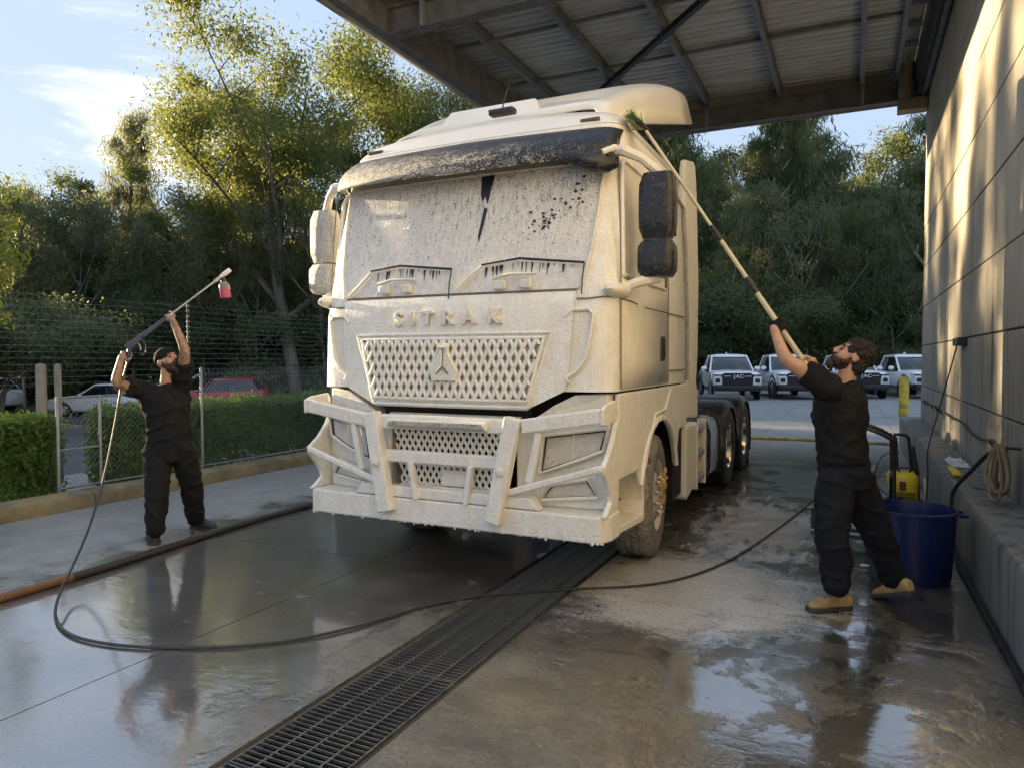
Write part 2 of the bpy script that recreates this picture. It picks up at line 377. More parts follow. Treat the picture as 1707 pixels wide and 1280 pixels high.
# ---------------------------------------------------------------- setting: wall and ledge
def wall_mat():
    m = bpy.data.materials.new('panel_concrete'); m.use_nodes = True; n = NT(m.node_tree); b = n.n['Principled BSDF']
    p = n.pos(); x, y, z = n.sep(p); r = n.node('ShaderNodeObjectInfo').outputs['Random']
    v = n.scale(p, (1, 1, .28)); s1 = n.noise(v, 2.0, 7, .68, .6); s2 = n.noise(n.scale(p, (2, 2.6, .12)), 3.2, 5, .7); f = n.noise(p, 55, 4, .65)
    c = n.mix(n.ramp(s1, .3, .72), (.60, .54, .43), (.46, .42, .34))
    c = n.mix(n.math('MULTIPLY', r, .3), c, (.50, .45, .36))
    low = n.ramp(n.math('ADD', z, n.math('MULTIPLY', n.math('SUBTRACT', s1, .5), 1.5)), 1.3, 2.5, 1, 0)     # splash dirt low on the wall
    c = n.mix(n.math('MULTIPLY', low, .65), c, (.21, .205, .19)); c = n.mix(n.ramp(z, .62, .5, 0, .7), c, (.13, .128, .12))
    c = n.mix(n.math('MULTIPLY', n.ramp(s2, .52, .66), n.fmix(low, .3, .9)), c, (.06, .058, .05))
    c = n.mix(n.math('MULTIPLY', n.ramp(s2, .42, .3), n.math('MULTIPLY', low, .5)), c, (.36, .35, .33))
    vo = n.voro(n.scale(p, (1, 1, 1)), 7.0); c = n.mix(n.ramp(vo, .05, .025, 0, .8), c, (.05, .048, .045))
    n.set(b.inputs['Base Color'], c); n.set(b.inputs['Roughness'], n.fmix(s1, .6, .9))
    n.set(b.inputs['Normal'], n.bump(n.math('ADD', n.math('MULTIPLY', f, .5), s1), .007, .8))
    return m
M['wall'] = wall_mat()
WX, WEND = 1.12, 14.9
wl = thing('concrete_wall', 'tall concrete panel wall along the right edge of the wash bay', 'wall', (WX + .1, 6, 0))
MB().box(WX + .016, WX + .3, -6, WEND - .01, .3, 7.6).build('wall_core', M['slab_gap'], wl, smooth=0)
zb = [.44, 1.14, 1.85, 2.55, 3.27, 3.98, 4.69, 5.40, 6.11, 6.82, 7.55]; yb = [-6, 2.8, 8.8, WEND]
for i in range(len(zb) - 1):
    for j in range(3):
        off = rnd.uniform(-.002, .003)
        MB().box(WX + off, WX + .05, yb[j] + .007, yb[j + 1] - (.007 if j < 2 else 0), zb[i] + .008, zb[i + 1] - .008).build('panel', M['wall'], wl, bevel=.006)
lg = thing('concrete_ledge', 'low stained concrete ledge running along the foot of the wall', 'ledge', (.95, 6, 0))
for y0, y1 in ((-6, 3.1), (3.1, 9.2), (9.2, 15.3)):
    mb = MB(); mb.prism([(.805, -.03), (.80, .49), (.82, .53), (WX + .015, .535), (WX + .015, -.03)], 'y', y0 + .003, y1 - .003); mb.build('ledge_block', M['wall'], lg, bevel=.008)
mb = MB(); mb.box(.98, 1.30, 15.3, 15.8, 0, .02); # small apron beyond
M['yellow'] = mat('yellow_paint', (.62, .46, .03), .55, var=.35, vs=6, c2=(.25, .17, .05), bump=.002)
mb = MB(); b0 = G(1506, 694)
mb.lathe([(.0, 0), (.125, 0), (.125, 1.08), (.115, 1.12), (.0, 1.13)], (b0.x, b0.y, 0), n=20)
tag(mb.build('bollard', M['yellow']), 'scuffed yellow bollard standing at the far end of the wall', 'bollard')
mb = MB(); mb.tube([(-4.2, 15.0, .03), (-1.5, 15.0, .028), (-1.0, 15.06, .03), (-.2, 15.02, .028), (.72, 14.98, .03)], .032, 8)
tag(mb.build('yellow_hose', M['yellow']), 'yellow hose lying across the far end of the bay behind the right man', 'hose')

# ---------------------------------------------------------------- canopy roof
M['purlin'] = mat('purlin_steel', (.22, .225, .225), .5, .3, vs=5)
M['beam'] = mat('beam_paint', (.17, .175, .18), .6, vs=4, var=.3, c2=(.10, .10, .10))
M['fascia'] = mat('fascia_paint', (.27, .275, .28), .5, vs=3)
def sheet_mat():
    m = bpy.data.materials.new('roof_sheet'); m.use_nodes = True; n = NT(m.node_tree); b = n.n['Principled BSDF']
    p = n.pos(); f = n.noise(n.scale(p, (.25, 1.6, 1)), 3, 6, .7); g = n.noise(p, 6, 5, .7)
    c = n.mix(n.ramp(f, .3, .7), (.56, .58, .57), (.38, .39, .385)); c = n.mix(n.ramp(g, .58, .75, 0, .5), c, (.14, .12, .09))
    n.set(b.inputs['Base Color'], c); b.inputs['Metallic'].default_value = .25; b.inputs['Roughness'].default_value = .5
    return m
M['sheet'] = sheet_mat()
cp = thing('canopy', 'steel framed canopy roof with corrugated sheeting over the wash bay', 'canopy', (-2.6, 15, 6.4))
def rz(x): return 7.06 - .018 * (x + 6.4)
CY0, CYE = 7.1, 15.1
per = .19; k0 = None
def sheet(y0):
    ys_ = []
    for r_ in range(4):
        a = y0 + r_ * per; ys_ += [(a, 0), (a + .118, 0), (a + .136, .03), (a + .172, .03)]
    ys_.append((y0 + .76, 0)); mb = MB()
    mb.grid(lambda u, v: (u, ys_[v][0], rz(u) + ys_[v][1]), [-6.45, -3, .63], range(len(ys_)))
    return mb
k = 0
while CY0 + k * .76 < CYE - .3:
    sheet(CY0 + k * .76).build('roof_sheet', M['sheet'], cp, smooth=0, solid=.003, fixn=False); k += 1
for px_ in (-5.58, -4.18, -2.78, -1.38, .065, .63):
    mb = MB(); z0 = rz(px_)
    mb.box(px_ - .012, px_ + .012, CY0, CYE - .1, z0 - .2, z0 - .012); mb.box(px_ - .04, px_ + .04, CY0, CYE - .1, z0 - .216, z0 - .2); mb.box(px_ - .04, px_ + .04, CY0, CYE - .1, z0 - .012, z0 - .003)
    mb.build('purlin', M['purlin'], cp, smooth=0)
for by in (8.75, 15.0):
    mb = MB(); za = rz(0) - .225; zb_ = 6.33
    mb.box(-6.2, WX - .01, by - .012, by + .012, zb_ + .016, za - .016); mb.box(-6.2, WX - .01, by - .11, by + .11, zb_, zb_ + .016); mb.box(-6.2, WX - .01, by - .11, by + .11, za - .016, za)
    mb.build('beam', M['beam'], cp, smooth=0)
    for sx_ in (-5.6, -2.78, .075):
        MB().box(sx_ - .03, sx_ + .03, by - .105, by - .014, zb_ + .02, za - .02).build('stiffener', M['fascia'], cp, smooth=0)
mb = MB(); mb.box(-6.36, -6.2, CY0, CYE, 6.36, 6.9); mb.build('edge_beam', M['beam'], cp, smooth=0, bevel=.01)
mb = MB(); mb.prism([(-6.37, 6.93), (-6.37, 6.38), (-6.42, 6.34), (-6.52, 6.38), (-6.54, 7.14), (-6.37, 7.14)], 'y', CY0 - .05, CYE + .1); mb.build('gutter', M['fascia'], cp, smooth=0)
MB().box(-6.36, WX, 15.12, 15.2, 6.36, 7.2).build('rear_fascia', M['fascia'], cp, smooth=0)
MB().box(-6.36, WX, 15.095, 15.118, 6.30, 6.36).build('drip_edge', M['fascia'], cp, smooth=0)
def bracer(a, b_): MB().bar(a, b_, .09, .09).build('brace', M['dark_steel'], cp, smooth=0)
bracer((-6.1, 14.9, 6.72), (-.55, 8.85, 6.72))
for by in (12.55, 10.65):                                      # sheet supports between the purlins
    MB().box(-6.2, .6, by - .03, by + .03, rz(0) - .06, rz(0) - .006).build('batten', M['purlin'], cp, smooth=0)
# narrow strip of cladding and box gutter against the wall
mb = MB(); ns = [(.655 + .012 * i, (.018 if i % 4 in (1, 2) else 0)) for i in range(22)]
mb.grid(lambda u, v: (ns[u][0], v, 6.98 + ns[u][1]), range(len(ns)), [CY0, 11, CYE - .05]); mb.build('strip_sheet', M['sheet'], cp, smooth=0, solid=.003, fixn=False)
for i in range(9): MB().box(.66, .9, 7.6 + i * .78, 7.67 + i * .78, 6.90, 6.975).build('strip_batten', M['purlin'], cp, smooth=0)
mb = MB(); mb.prism([(.90, 6.99), (.90, 6.5), (.96, 6.40), (1.11, 6.40), (1.11, 6.99)], 'y', CY0, 14.85); mb.build('box_gutter', M['dark_steel'], cp, smooth=0)
mb = MB(); mb.tube([(1.06, CY0, 6.31), (1.06, 14.88, 6.31)], .05, 10); mb.build('conduit', M['beam'], cp)
M['pipe'] = mat('painted_pipe', (.33, .27, .17), .5, vs=4)
MB().lathe([(.125, 6.88), (.125, 6.46), (.14, 6.455), (.14, 6.34), (.128, 6.33), (.128, 6.24)], (.78, 14.62, 0), n=24).build('downpipe', M['pipe'], cp)
MB().box(.64, 1.115, 14.48, 14.78, 6.02, 6.235).build('elbow', M['pipe'], cp, bevel=.02)

# ---------------------------------------------------------------- foliage
def leaf_mat(name, c, c2, tr, trw=.45):
    m = bpy.data.materials.new(name); m.use_nodes = True; n = NT(m.node_tree); n.n.clear()
    p = n.pos(); ra = n.node('ShaderNodeObjectInfo').outputs['Random']
    f = n.noise(p, .45, 3, .6); g = n.noise(p, 3.5, 3, .7)
    cc = n.mix(n.ramp(n.math('ADD', n.math('MULTIPLY', f, .6), n.math('MULTIPLY', g, .4)), .35, .65), c, c2)
    cc = n.mix(n.math('MULTIPLY', ra, .35), cc, tuple(x * .6 for x in c))
    d = n.node('ShaderNodeBsdfPrincipled'); n.set(d.inputs['Base Color'], cc); d.inputs['Roughness'].default_value = .5; d.inputs['Specular IOR Level'].default_value = .35
    t = n.node('ShaderNodeBsdfTranslucent'); n.set(t.inputs[0], n.mix(n.ramp(g, .3, .7), tr, tuple(x * .6 for x in tr)))
    ms = n.node('ShaderNodeMixShader', i_0=trw); n.l.new(d.outputs[0], ms.inputs[1]); n.l.new(t.outputs[0], ms.inputs[2])
    o = n.node('ShaderNodeOutputMaterial'); n.l.new(ms.outputs[0], o.inputs[0]); return m
M['euc'] = leaf_mat('eucalypt_leaf', (.12, .16, .055), (.18, .20, .065), (.40, .43, .09), .45)
M['cas'] = leaf_mat('sheoak_needles', (.12, .14, .085), (.165, .175, .105), (.36, .36, .16), .5)
M['dark'] = leaf_mat('forest_leaf', (.115, .15, .08), (.17, .20, .10), (.36, .40, .15), .5)
M['hedge'] = leaf_mat('hedge_leaf', (.085, .15, .04), (.16, .25, .06), (.32, .44, .07), .4)
M['lime'] = leaf_mat('young_leaf', (.2, .24, .03), (.26, .27, .03), (.5, .5, .05), .5)
M['bark'] = mat('bark', (.20, .17, .13), .9, var=.5, vs=2, bump=.02, bs=9, stretch=(1, 1, .25))
M['pale_bark'] = mat('pale_bark', (.58, .54, .46), .85, var=.4, vs=2, bump=.01, bs=9, stretch=(1, 1, .3))

M['grey_bark'] = mat('grey_bark', (.36, .33, .28), .85, var=.5, vs=2, bump=.01, bs=9, stretch=(1, 1, .3))
def leaves_mesh(name, pos, size, rs, droop=.6, aspect=.32):
    """a mesh of small diamond leaves; pos (n,3), size (n,)"""
    k = len(pos); d = rs.normal(size=(k, 3)); d[:, 2] -= droop * 1.6; d /= np.linalg.norm(d, axis=1)[:, None]
    a = rs.normal(size=(k, 3)); s_ = np.cross(d, a); s_ /= np.linalg.norm(s_, axis=1)[:, None]
    L = size[:, None]; v = np.empty((k, 4, 3)); v[:, 0] = pos; v[:, 1] = pos + d * L * .5 + s_ * L * aspect * .5
    v[:, 2] = pos + d * L; v[:, 3] = pos + d * L * .5 - s_ * L * aspect * .5
    me = bpy.data.meshes.new(name); me.vertices.add(4 * k); me.loops.add(4 * k); me.polygons.add(k)
    me.vertices.foreach_set('co', v.reshape(-1)); me.loops.foreach_set('vertex_index', np.arange(4 * k, dtype=np.int32))
    me.polygons.foreach_set('loop_start', np.arange(0, 4 * k, 4, dtype=np.int32)); me.polygons.foreach_set('loop_total', np.full(k, 4, dtype=np.int32))
    me.update(); return me
def make_tree(name, seed, H, r0, style, leaf, bark, nleaf, lsize):
    rs = np.random.RandomState(seed); rr = random.Random(seed); mb = MB(); tips = []
    def limb(p, d, L, r, lev, segs):
        pts = [Vector(p)]; rad = [r]; d = Vector(d).normalized(); w = Vector((rr.uniform(-1, 1), rr.uniform(-1, 1), rr.uniform(-.3, .6)))
        for i in range(segs):
            w = w * .6 + Vector((rr.uniform(-1, 1), rr.uniform(-1, 1), rr.uniform(-.6, .8))) * .5
            up = {'euc': .10, 'cas': .16, 'bush': .02}[style] * (1 if lev else .3)
            d = (d + w * (.16 if lev else .07) + Vector((0, 0, up))).normalized()
            pts.append(pts[-1] + d * L / segs); rad.append(r * (1 - .72 * (i + 1) / segs))
        mb.tube(pts, rad, 8 if lev == 0 else (5 if lev == 1 else 3), cap=False); return pts, rad
    lean = Vector((rr.uniform(-.08, .08), rr.uniform(-.08, .08), 1))
    tp, tr_ = limb((0, 0, -.15), lean, H * {'euc': .62, 'cas': .93, 'bush': .55}[style], r0, 0, 9)
    nl = {'euc': 10, 'cas': 22, 'bush': 11}[style]
    for i in range(nl):
        u = (.33 if style == 'euc' else .2) + (.66 if style == 'euc' else .78) * (i + rr.random() * .7) / nl
        u = min(u, .985); k = u * (len(tp) - 1); a = int(k); p = tp[a].lerp(tp[min(a + 1, len(tp) - 1)], k - a); ang = i * 2.4 + rr.uniform(-.5, .5)
        if style == 'euc': el = rr.uniform(.45, 1.1); L = H * rr.uniform(.26, .42) * (1.15 - .35 * u)
        elif style == 'cas': el = rr.uniform(.3, .8); L = H * rr.uniform(.14, .24) * (1.25 - u * .95)
        else: el = rr.uniform(.2, .9); L = H * rr.uniform(.3, .45)
        q, qr = limb(p, (math.cos(ang) * math.cos(el), math.sin(ang) * math.cos(el), math.sin(el)), L, tr_[min(a, len(tr_) - 1)] * .55 + .01, 1, 6)
        for j in range(6 if style != 'cas' else 4):
            s_ = rr.randint(2, 6); b_ = q[s_]; an = rr.uniform(0, 6.28); e2 = rr.uniform(-.1, .9)
            dd = Vector((math.cos(an) * math.cos(e2), math.sin(an) * math.cos(e2), math.sin(e2))) * .8 + (q[-1] - q[0]).normalized() * .7
            t2, _ = limb(b_, dd, L * rr.uniform(.28, .5), qr[s_] * .6 + .006, 2, 4); tips += [t2[-1], t2[3], t2[2].lerp(t2[4], .3)]
        tips.append(q[-1])
    if style == 'cas': tips += [tp[-1], tp[-2]]
    T = np.array([list(p) for p in tips]); wgt = rs.uniform(.25, 1.6, len(T)); wgt /= wgt.sum()
    idx = rs.choice(len(T), nleaf, p=wgt); sg = {'euc': .055, 'cas': .035, 'bush': .10}[style] * H * rs.uniform(.45, 1.15, len(T))
    off = np.clip(rs.normal(size=(nleaf, 3)), -1.9, 1.9) * sg[idx][:, None] * np.array([1, 1, .75]) * (.60 if style == 'euc' else .72)
    pos = T[idx] + off; sz = lsize * rs.uniform(.6, 1.3, nleaf)
    pos[:, 2] = np.maximum(pos[:, 2], .3)
    me = leaves_mesh('crown', pos, sz, rs, {'euc': .8, 'cas': 1.3, 'bush': .3}[style], {'euc': .34, 'cas': .12, 'bush': .5}[style])
    me.materials.append(leaf)
    t = thing(name, None, 'tree'); o = bpy.data.objects.new('crown', me); col.objects.link(o); o.parent = t
    mb.build('trunk', bark, t, fixn=False)
    return t
E1 = make_tree('gum_tree', 3, 22, .34, 'euc', M['euc'], M['bark'], 62000, .20)
E2 = make_tree('gum_tree', 11, 21, .30, 'euc', M['euc'], M['pale_bark'], 62000, .20)
E3 = make_tree('gum_tree', 23, 17, .24, 'euc', M['dark'], M['bark'], 36000, .24)
C1 = make_tree('sheoak_tree', 5, 19, .2, 'cas', M['cas'], M['bark'], 12000, .5)
C2 = make_tree('sheoak_tree', 8, 18, .22, 'cas', M['dark'], M['pale_bark'], 21000, .5)
S1 = make_tree('slim_tree', 41, 15, .11, 'cas', M['dark'], M['grey_bark'], 9000, .34)
S2 = make_tree('slim_tree', 43, 12, .09, 'euc', M['cas'], M['grey_bark'], 13000, .2)
B1 = make_tree('bushy_tree', 31, 9, .16, 'bush', M['dark'], M['bark'], 36000, .19)
B2 = make_tree('bushy_tree', 37, 11, .18, 'bush', M['dark'], M['pale_bark'], 38000, .19)
protos = {'S1': (S1, 15), 'S2': (S2, 12), 'E1': (E1, 22), 'E2': (E2, 21), 'E3': (E3, 17), 'C1': (C1, 19), 'C2': (C2, 18), 'B1': (B1, 9), 'B2': (B2, 11)}
used = set()
def plant(kind, px, depth, top, label, group=None, rot=0.0, wide=1.0):
    """a tree standing in the direction px at that depth, its top seen at height top"""
    o, H0 = protos[kind]; q = P(px, 640, depth); z = gz(q.x) if q.x < -9 else 0
    H = (598 - top) / FPX * depth + CAMH - z; s = H / H0
    if kind in used: o = dup(o, (q.x, q.y, z), rot)
    else: used.add(kind)
    o.location = (q.x, q.y, z); o.rotation_euler = (0, 0, rot); o.scale = (s * wide, s * wide, s); o['label'] = label
    if group: o['group'] = group
    elif 'group' in o: del o['group']
    return o
plant('E1', 495, 40, 5, 'tallest gum tree with sunlit yellow green crown left of the truck', rot=.6, wide=1.2)
plant('E2', 660, 45, 15, 'tall gum tree rising behind the truck roof beside the canopy edge', rot=2.0, wide=1.2)
plant('E2', 800, 47, 60, 'gum tree whose crown shows just under the canopy edge above the truck', rot=4.0)
plant('C1', 190, 45, 155, 'slender dark she-oak standing up alone against the sky on the left', rot=1.0, wide=.8)
plant('C1', 262, 50, 295, 'thin sparse she-oak right of the slender she-oak on the left', rot=3.0, wide=.8)
plant('E3', 70, 43, 235, 'dark rounded tree at the left edge of the sky', rot=.4, wide=1.1)
plant('E3', -40, 44, 260, 'dark tree cut by the left edge of the picture', rot=2.2, wide=1.1)
plant('E3', 330, 46, 290, 'dark spreading tree below the bright cloud', rot=3.4, wide=1.1)
plant('E1', 405, 47, 110, 'gum tree just left of the tallest gum tree', rot=3.9, wide=1.0)
gL = 'dark trees of the wood across the street'
LL = ['dark bushy tree behind the car cut by the left edge', 'dark bushy tree behind the two fence posts', 'dark bushy tree behind the white sedan', 'dark bushy tree behind the head of the man with the lance',
      'dark bushy tree behind the red hatchback', 'dark bushy tree right of the red hatchback', 'dark bushy tree at the foot of the tallest gum tree', 'dark bushy tree just left of the truck mirror']
for i, (kd, px, dp, top) in enumerate([('B1', 20, 40, 440), ('B2', 120, 41, 455), ('B1', 215, 42, 440), ('B2', 300, 41, 465), ('B1', 380, 43, 440), ('B2', 455, 44, 420), ('B1', 560, 43, 430), ('B2', 640, 46, 380),
        ('B2', -60, 42, 380), ('E3', 130, 54, 330), ('E3', 240, 56, 345), ('B2', 60, 50, 380), ('B2', 180, 50, 370), ('B1', 330, 52, 380), ('B2', 440, 58, 330), ('B1', 575, 58, 340), ('B2', 500, 52, 350),
        ('B1', 0, 60, 380), ('B1', 110, 62, 390), ('B2', 270, 64, 395), ('B1', 390, 64, 380), ('B2', 700, 60, 330), ('E3', 760, 60, 240), ('B1', -150, 50, 390)]):
    plant(kd, px, dp, top, LL[i] if i < len(LL) else 'unseen dark tree added left of the view to shade the floor', gL, rot=i * 1.7, wide=1.25 if kd[0] == 'B' else 1.1)
plant('C2', 1190, 46, 130, 'tall dark she-oak directly behind the truck fairing', rot=1.1, wide=1.15)
plant('C2', 1285, 48, 150, 'tall she-oak left of the small gap of blue sky', rot=2.3, wide=1.0)
plant('C2', 1420, 47, 95, 'tall she-oak right of the gap of blue sky, with sunlit top', rot=.2, wide=1.25)
plant('C2', 1505, 45, 120, 'tall she-oak beside the end of the concrete wall', rot=4.2, wide=1.2)
plant('E2', 1400, 43, 330, 'pale leaning tree with bare branches behind the right man', rot=1.3, wide=.7)
gR = 'dark trees of the wood behind the parked utes'
LR = ['low bushy tree behind the rear of the truck cab', 'low bushy tree behind the ute nearest the truck', 'low bushy tree behind the second white ute', 'low bushy tree left of the right man\'s head', 'low bushy tree right of the right man\'s head', 'low bushy tree above the yellow bollard']
for i, (kd, px, dp, top) in enumerate([('B2', 1170, 44, 430), ('B1', 1230, 42, 440), ('B2', 1290, 43, 420), ('B1', 1350, 42, 460), ('B2', 1455, 43, 440), ('B1', 1520, 42, 450), ('B2', 1590, 44, 400), ('B1', 1110, 44, 400),
        ('E3', 1140, 54, 190), ('E3', 1240, 56, 215), ('E3', 1480, 55, 190), ('B2', 1330, 56, 300), ('B2', 1400, 58, 290), ('C2', 1080, 50, 170), ('C2', 1570, 52, 150), ('B1', 1260, 60, 330), ('E3', 1650, 54, 200), ('E3', 1760, 50, 180), ('E3', 960, 54, 190), ('E3', 1040, 56, 180)]):
    plant(kd, px, dp, top, LR[i] if i < len(LR) else 'one of the dark trees of the wood behind the parked utes', gR, rot=i * 2.1, wide=1.2)
def plant_at(kind, x, y, H, label, group, rot, wide=1.0):
    o, H0 = protos[kind]; o = dup(o, (x, y, gz(x)), rot, label=label); s = H / H0; o.scale = (s * wide, s * wide, s); o['group'] = group
for i in range(13):                                                   # unseen trees out left, added to keep the low sun off the floor
    plant_at('B2' if i % 2 else 'B1', -32 - (i % 3) * 2.2, -14 + i * 2.6, 6.6 + (i * 7 % 4) * .35, 'unseen dark tree added left of the view to shade the floor', gL, i * 1.3, 1.25)
for i, (y, H) in enumerate(((-8, 13), (-2, 15), (3.5, 12), (8.6, 15.5), (11.2, 13.5), (13.4, 15), (15.2, 13), (16.6, 14), (18.6, 13))):  # taller unseen trees, added to break the sun on the wall into dapples
    plant_at('S1' if i % 2 else 'E3', -37 - (i % 2) * 2, y, H, 'unseen dark tree added left of the view to shade the floor', gL, i * 2.3, (.8, .8, .7, 1.3, .62, 1.0, .6, .9, .8)[i])
gS = 'slim pale trunks standing before the dark wood'
LS = ['left of the thick fence post on the far left', 'above the bonnet of the white sedan', 'above the roof of the white sedan', 'below the pink soap bottle', 'above the tail of the red hatchback', 'between tallest gum tree and the truck',
      'above the ute nearest the truck', 'left of the right man\'s head above the utes', 'just right of the right man\'s hair', 'above the ute beside the bollard']
for i, (kd, px, dp, top) in enumerate([('S1', 40, 38.5, 300), ('S2', 130, 40, 300), ('S1', 222, 39.5, 360), ('S2', 345, 41, 290), ('S1', 425, 40.8, 300), ('S2', 548, 41, 260),
        ('S1', 1215, 41, 300), ('S2', 1350, 41.5, 260), ('S1', 1452, 42, 330), ('S2', 1492, 41, 300)]):
    plant(kd, px, dp, top, 'slim pale trunk ' + LS[i], gS, rot=i * 2.7, wide=.9)
# low scrub along the wood's edge: nobody could count it
rs = np.random.RandomState(77); pos = []
for i in range(60000):
    if i % 2: px = rs.uniform(-300, 800); d_ = rs.uniform(39.5, 50)
    else: px = rs.uniform(1000, 1800); d_ = rs.uniform(40.5, 52)
    pos.append((px, d_, abs(rs.normal()) * 1.5))
pp = np.array(pos); rx_ = (pp[:, 0] - 853.5) / FPX * pp[:, 1]
xw = -pp[:, 1] * math.sin(YAW) + rx_ * math.cos(YAW); yw = pp[:, 1] * math.cos(YAW) + rx_ * math.sin(YAW)
zw = pp[:, 2] * (1 + .6 * np.sin(xw * .8 + yw * 1.1)) + np.where(xw < -24, -1.0, 0)
me = leaves_mesh('undergrowth', np.stack([xw, yw, zw], 1), rs.uniform(.25, .6, len(pp)), rs, .2, .4); me.materials.append(M['dark'])
o = bpy.data.objects.new('undergrowth', me); col.objects.link(o); tag(o, 'low scrub along the edge of the wood', 'undergrowth', kind='stuff')

# hedges behind the chain-link fence
def hedge(y0, y1, x0, x1, h, label, seed, k):
    rs = np.random.RandomState(seed); t = thing('hedge', label, 'hedge', ((x0 + x1) / 2, (y0 + y1) / 2, 0), 'clipped hedges behind the fence')
    pos = []; n_ = k
    face = rs.choice(4, n_, p=[.5, .3, .1, .1]); u = rs.uniform(0, 1, (n_, 3)); dep = np.abs(rs.normal(size=n_)) * .10 + (rs.rand(n_) < .3) * rs.uniform(0, .3, n_)
    X = x0 + (x1 - x0) * u[:, 0]; Yy = y0 + (y1 - y0) * u[:, 1]; Z = .05 + (h - .05) * u[:, 2] ** .85
    lump = .07 * np.sin(Yy * 3.1 + Z * 5) + .05 * np.sin(Yy * 7.7 + 1 + Z * 3) + .04 * np.sin(Z * 9 + Yy * 2)
    X = np.where(face == 0, x1 - dep + lump, X); Z = np.where(face == 1, h - dep + lump * .6 + rs.exponential(.02, n_), Z)
    Yy = np.where(face == 2, y0 + dep + lump, Yy); Yy = np.where(face == 3, y1 - dep + lump, Yy)
    p_ = np.stack([X, Yy, Z], 1) - np.array([(x0 + x1) / 2, (y0 + y1) / 2, 0])
    me = leaves_mesh('foliage', p_, rs.uniform(.04, .085, n_), rs, -.25, .5); me.materials.append(M['hedge'])
    o = bpy.data.objects.new('foliage', me); col.objects.link(o); o.parent = t
    mb = MB(); q = random.Random(seed)
    for i in range(int((y1 - y0) / .22)):
        yy = y0 + .1 + i * .22; xx = (x0 + x1) / 2 + q.uniform(-.2, .2)
        for j in range(4):
            mb.tube([(xx, yy, -.05), (xx + q.uniform(-.1, .1), yy + q.uniform(-.1, .1), h * .45), (xx + q.uniform(-.35, .35), yy + q.uniform(-.2, .2), h * .9)], [.016, .012, .005], 4, cap=False)
    mb.build('stem', M['bark'], t, fixn=False)
hedge(.2, 5.0, -8.75, -8.12, .95, 'clipped green hedge cut by the left edge of the picture', 1, 42000)
hedge(5.7, 14.5, -8.62, -8.12, .97, 'long clipped hedge behind the fence beside the left man', 2, 72000)
# ---------------------------------------------------------------- the truck
def foam_mat(name, c=(.92, .90, .84), c2=(.82, .78, .68), bumpd=.005, drip=.5, rough=.55):
    m = bpy.data.materials.new(name); m.use_nodes = True; n = NT(m.node_tree); b = n.n['Principled BSDF']
    p = n.pos(); lump = n.noise(p, 52, 3, .5, .3); big = n.noise(p, 9, 4, .6); st = n.noise(n.scale(p, (5, 5, .5)), 7, 5, .65)
    v = n.voro(p, 95, 'SMOOTH_F1')
    col_ = n.mix(n.ramp(n.math('ADD', n.math('MULTIPLY', big, .5), n.math('MULTIPLY', st, .5)), .38, .66), c, c2)
    col_ = n.mix(n.ramp(lump, .36, .5, .15, 0), col_, tuple(x * .8 for x in c2))
    n.set(b.inputs['Base Color'], col_); b.inputs['Roughness'].default_value = rough; b.inputs['Specular IOR Level'].default_value = .35
    h = n.math('ADD', n.math('ADD', n.math('MULTIPLY', lump, 1.0), n.math('MULTIPLY', v, .35)), n.math('MULTIPLY', st, drip))
    n.set(b.inputs['Normal'], n.bump(h, bumpd, 1.0)); return m
M['foam'] = foam_mat('foam_coat')
M['foam_thin'] = foam_mat('thin_foam', (.88, .84, .74), (.80, .75, .63), .0045, 1.1, .45)
M['paint'] = mat('cream_paint', (.88, .84, .73), .35, var=.05, vs=2, coat=.4)
def foam_over(name, bare, cov, sc_=110, gx=0.0, gz_=0.0, ox=-2.64, oz=3.05, rough=.22, streaks=.1, foamc=(.74, .715, .65), soft=.10):
    """foam flecks lying over a bare glossy surface; cov is the share covered"""
    m = bpy.data.materials.new(name); m.use_nodes = True; n = NT(m.node_tree); b = n.n['Principled BSDF']
    p = n.pos(); x, y, z = n.sep(p)
    f = n.noise(p, sc_, 3, .6); g = n.noise(p, sc_ * .16, 5, .7); s_ = n.noise(n.scale(p, (14, 14, .8)), 3, 5, .7)
    t = n.math('ADD', n.math('ADD', n.math('MULTIPLY', f, .62), n.math('MULTIPLY', g, .38)), n.math('MULTIPLY', n.math('SUBTRACT', s_, .5), streaks))
    t = n.math('ADD', t, n.math('MULTIPLY', n.math('SUBTRACT', x, ox), gx)); t = n.math('ADD', t, n.math('MULTIPLY', n.math('SUBTRACT', z, oz), gz_))
    th = .5 + (.5 - cov) * .36
    k = n.ramp(t, th - soft / 2, th + soft / 2)
    fc = n.mix(n.ramp(g, .35, .65), foamc, tuple(q * .82 for q in foamc))
    n.set(b.inputs['Base Color'], n.mix(k, bare, fc)); n.set(b.inputs['Roughness'], n.fmix(k, rough, .65))
    n.set(b.inputs['Normal'], n.bump(n.math('ADD', n.math('MULTIPLY', k, .6), n.math('MULTIPLY', f, k)), .005, .9)); return m
M['screen'] = foam_over('foamed_glass', (.025, .027, .027), .92, 85, gx=-.0, gz_=-.12, oz=2.5, rough=.06, streaks=.5, foamc=(.86, .84, .79), soft=.30)
M['visor'] = foam_over('foamed_visor', (.012, .012, .014), .36, 120, gx=-.055, gz_=-.50, oz=3.07, rough=.42, streaks=.05)
M['speck'] = foam_over('specked_plastic', (.014, .014, .015), .17, 130, oz=2.6, rough=.3, streaks=.12)
M['mudflap'] = foam_over('specked_mudguard', (.010, .010, .011), .2, 150, gx=0, gz_=0, rough=.35, streaks=.0, foamc=(.5, .5, .5))
M['mirror_foam_sky'] = foam_over('soapy_sky_mirror', (.10, .10, .11), .72, 90, rough=.15, streaks=.3, soft=.4)  # pale cover stands for foam and for sky reflected in the housing
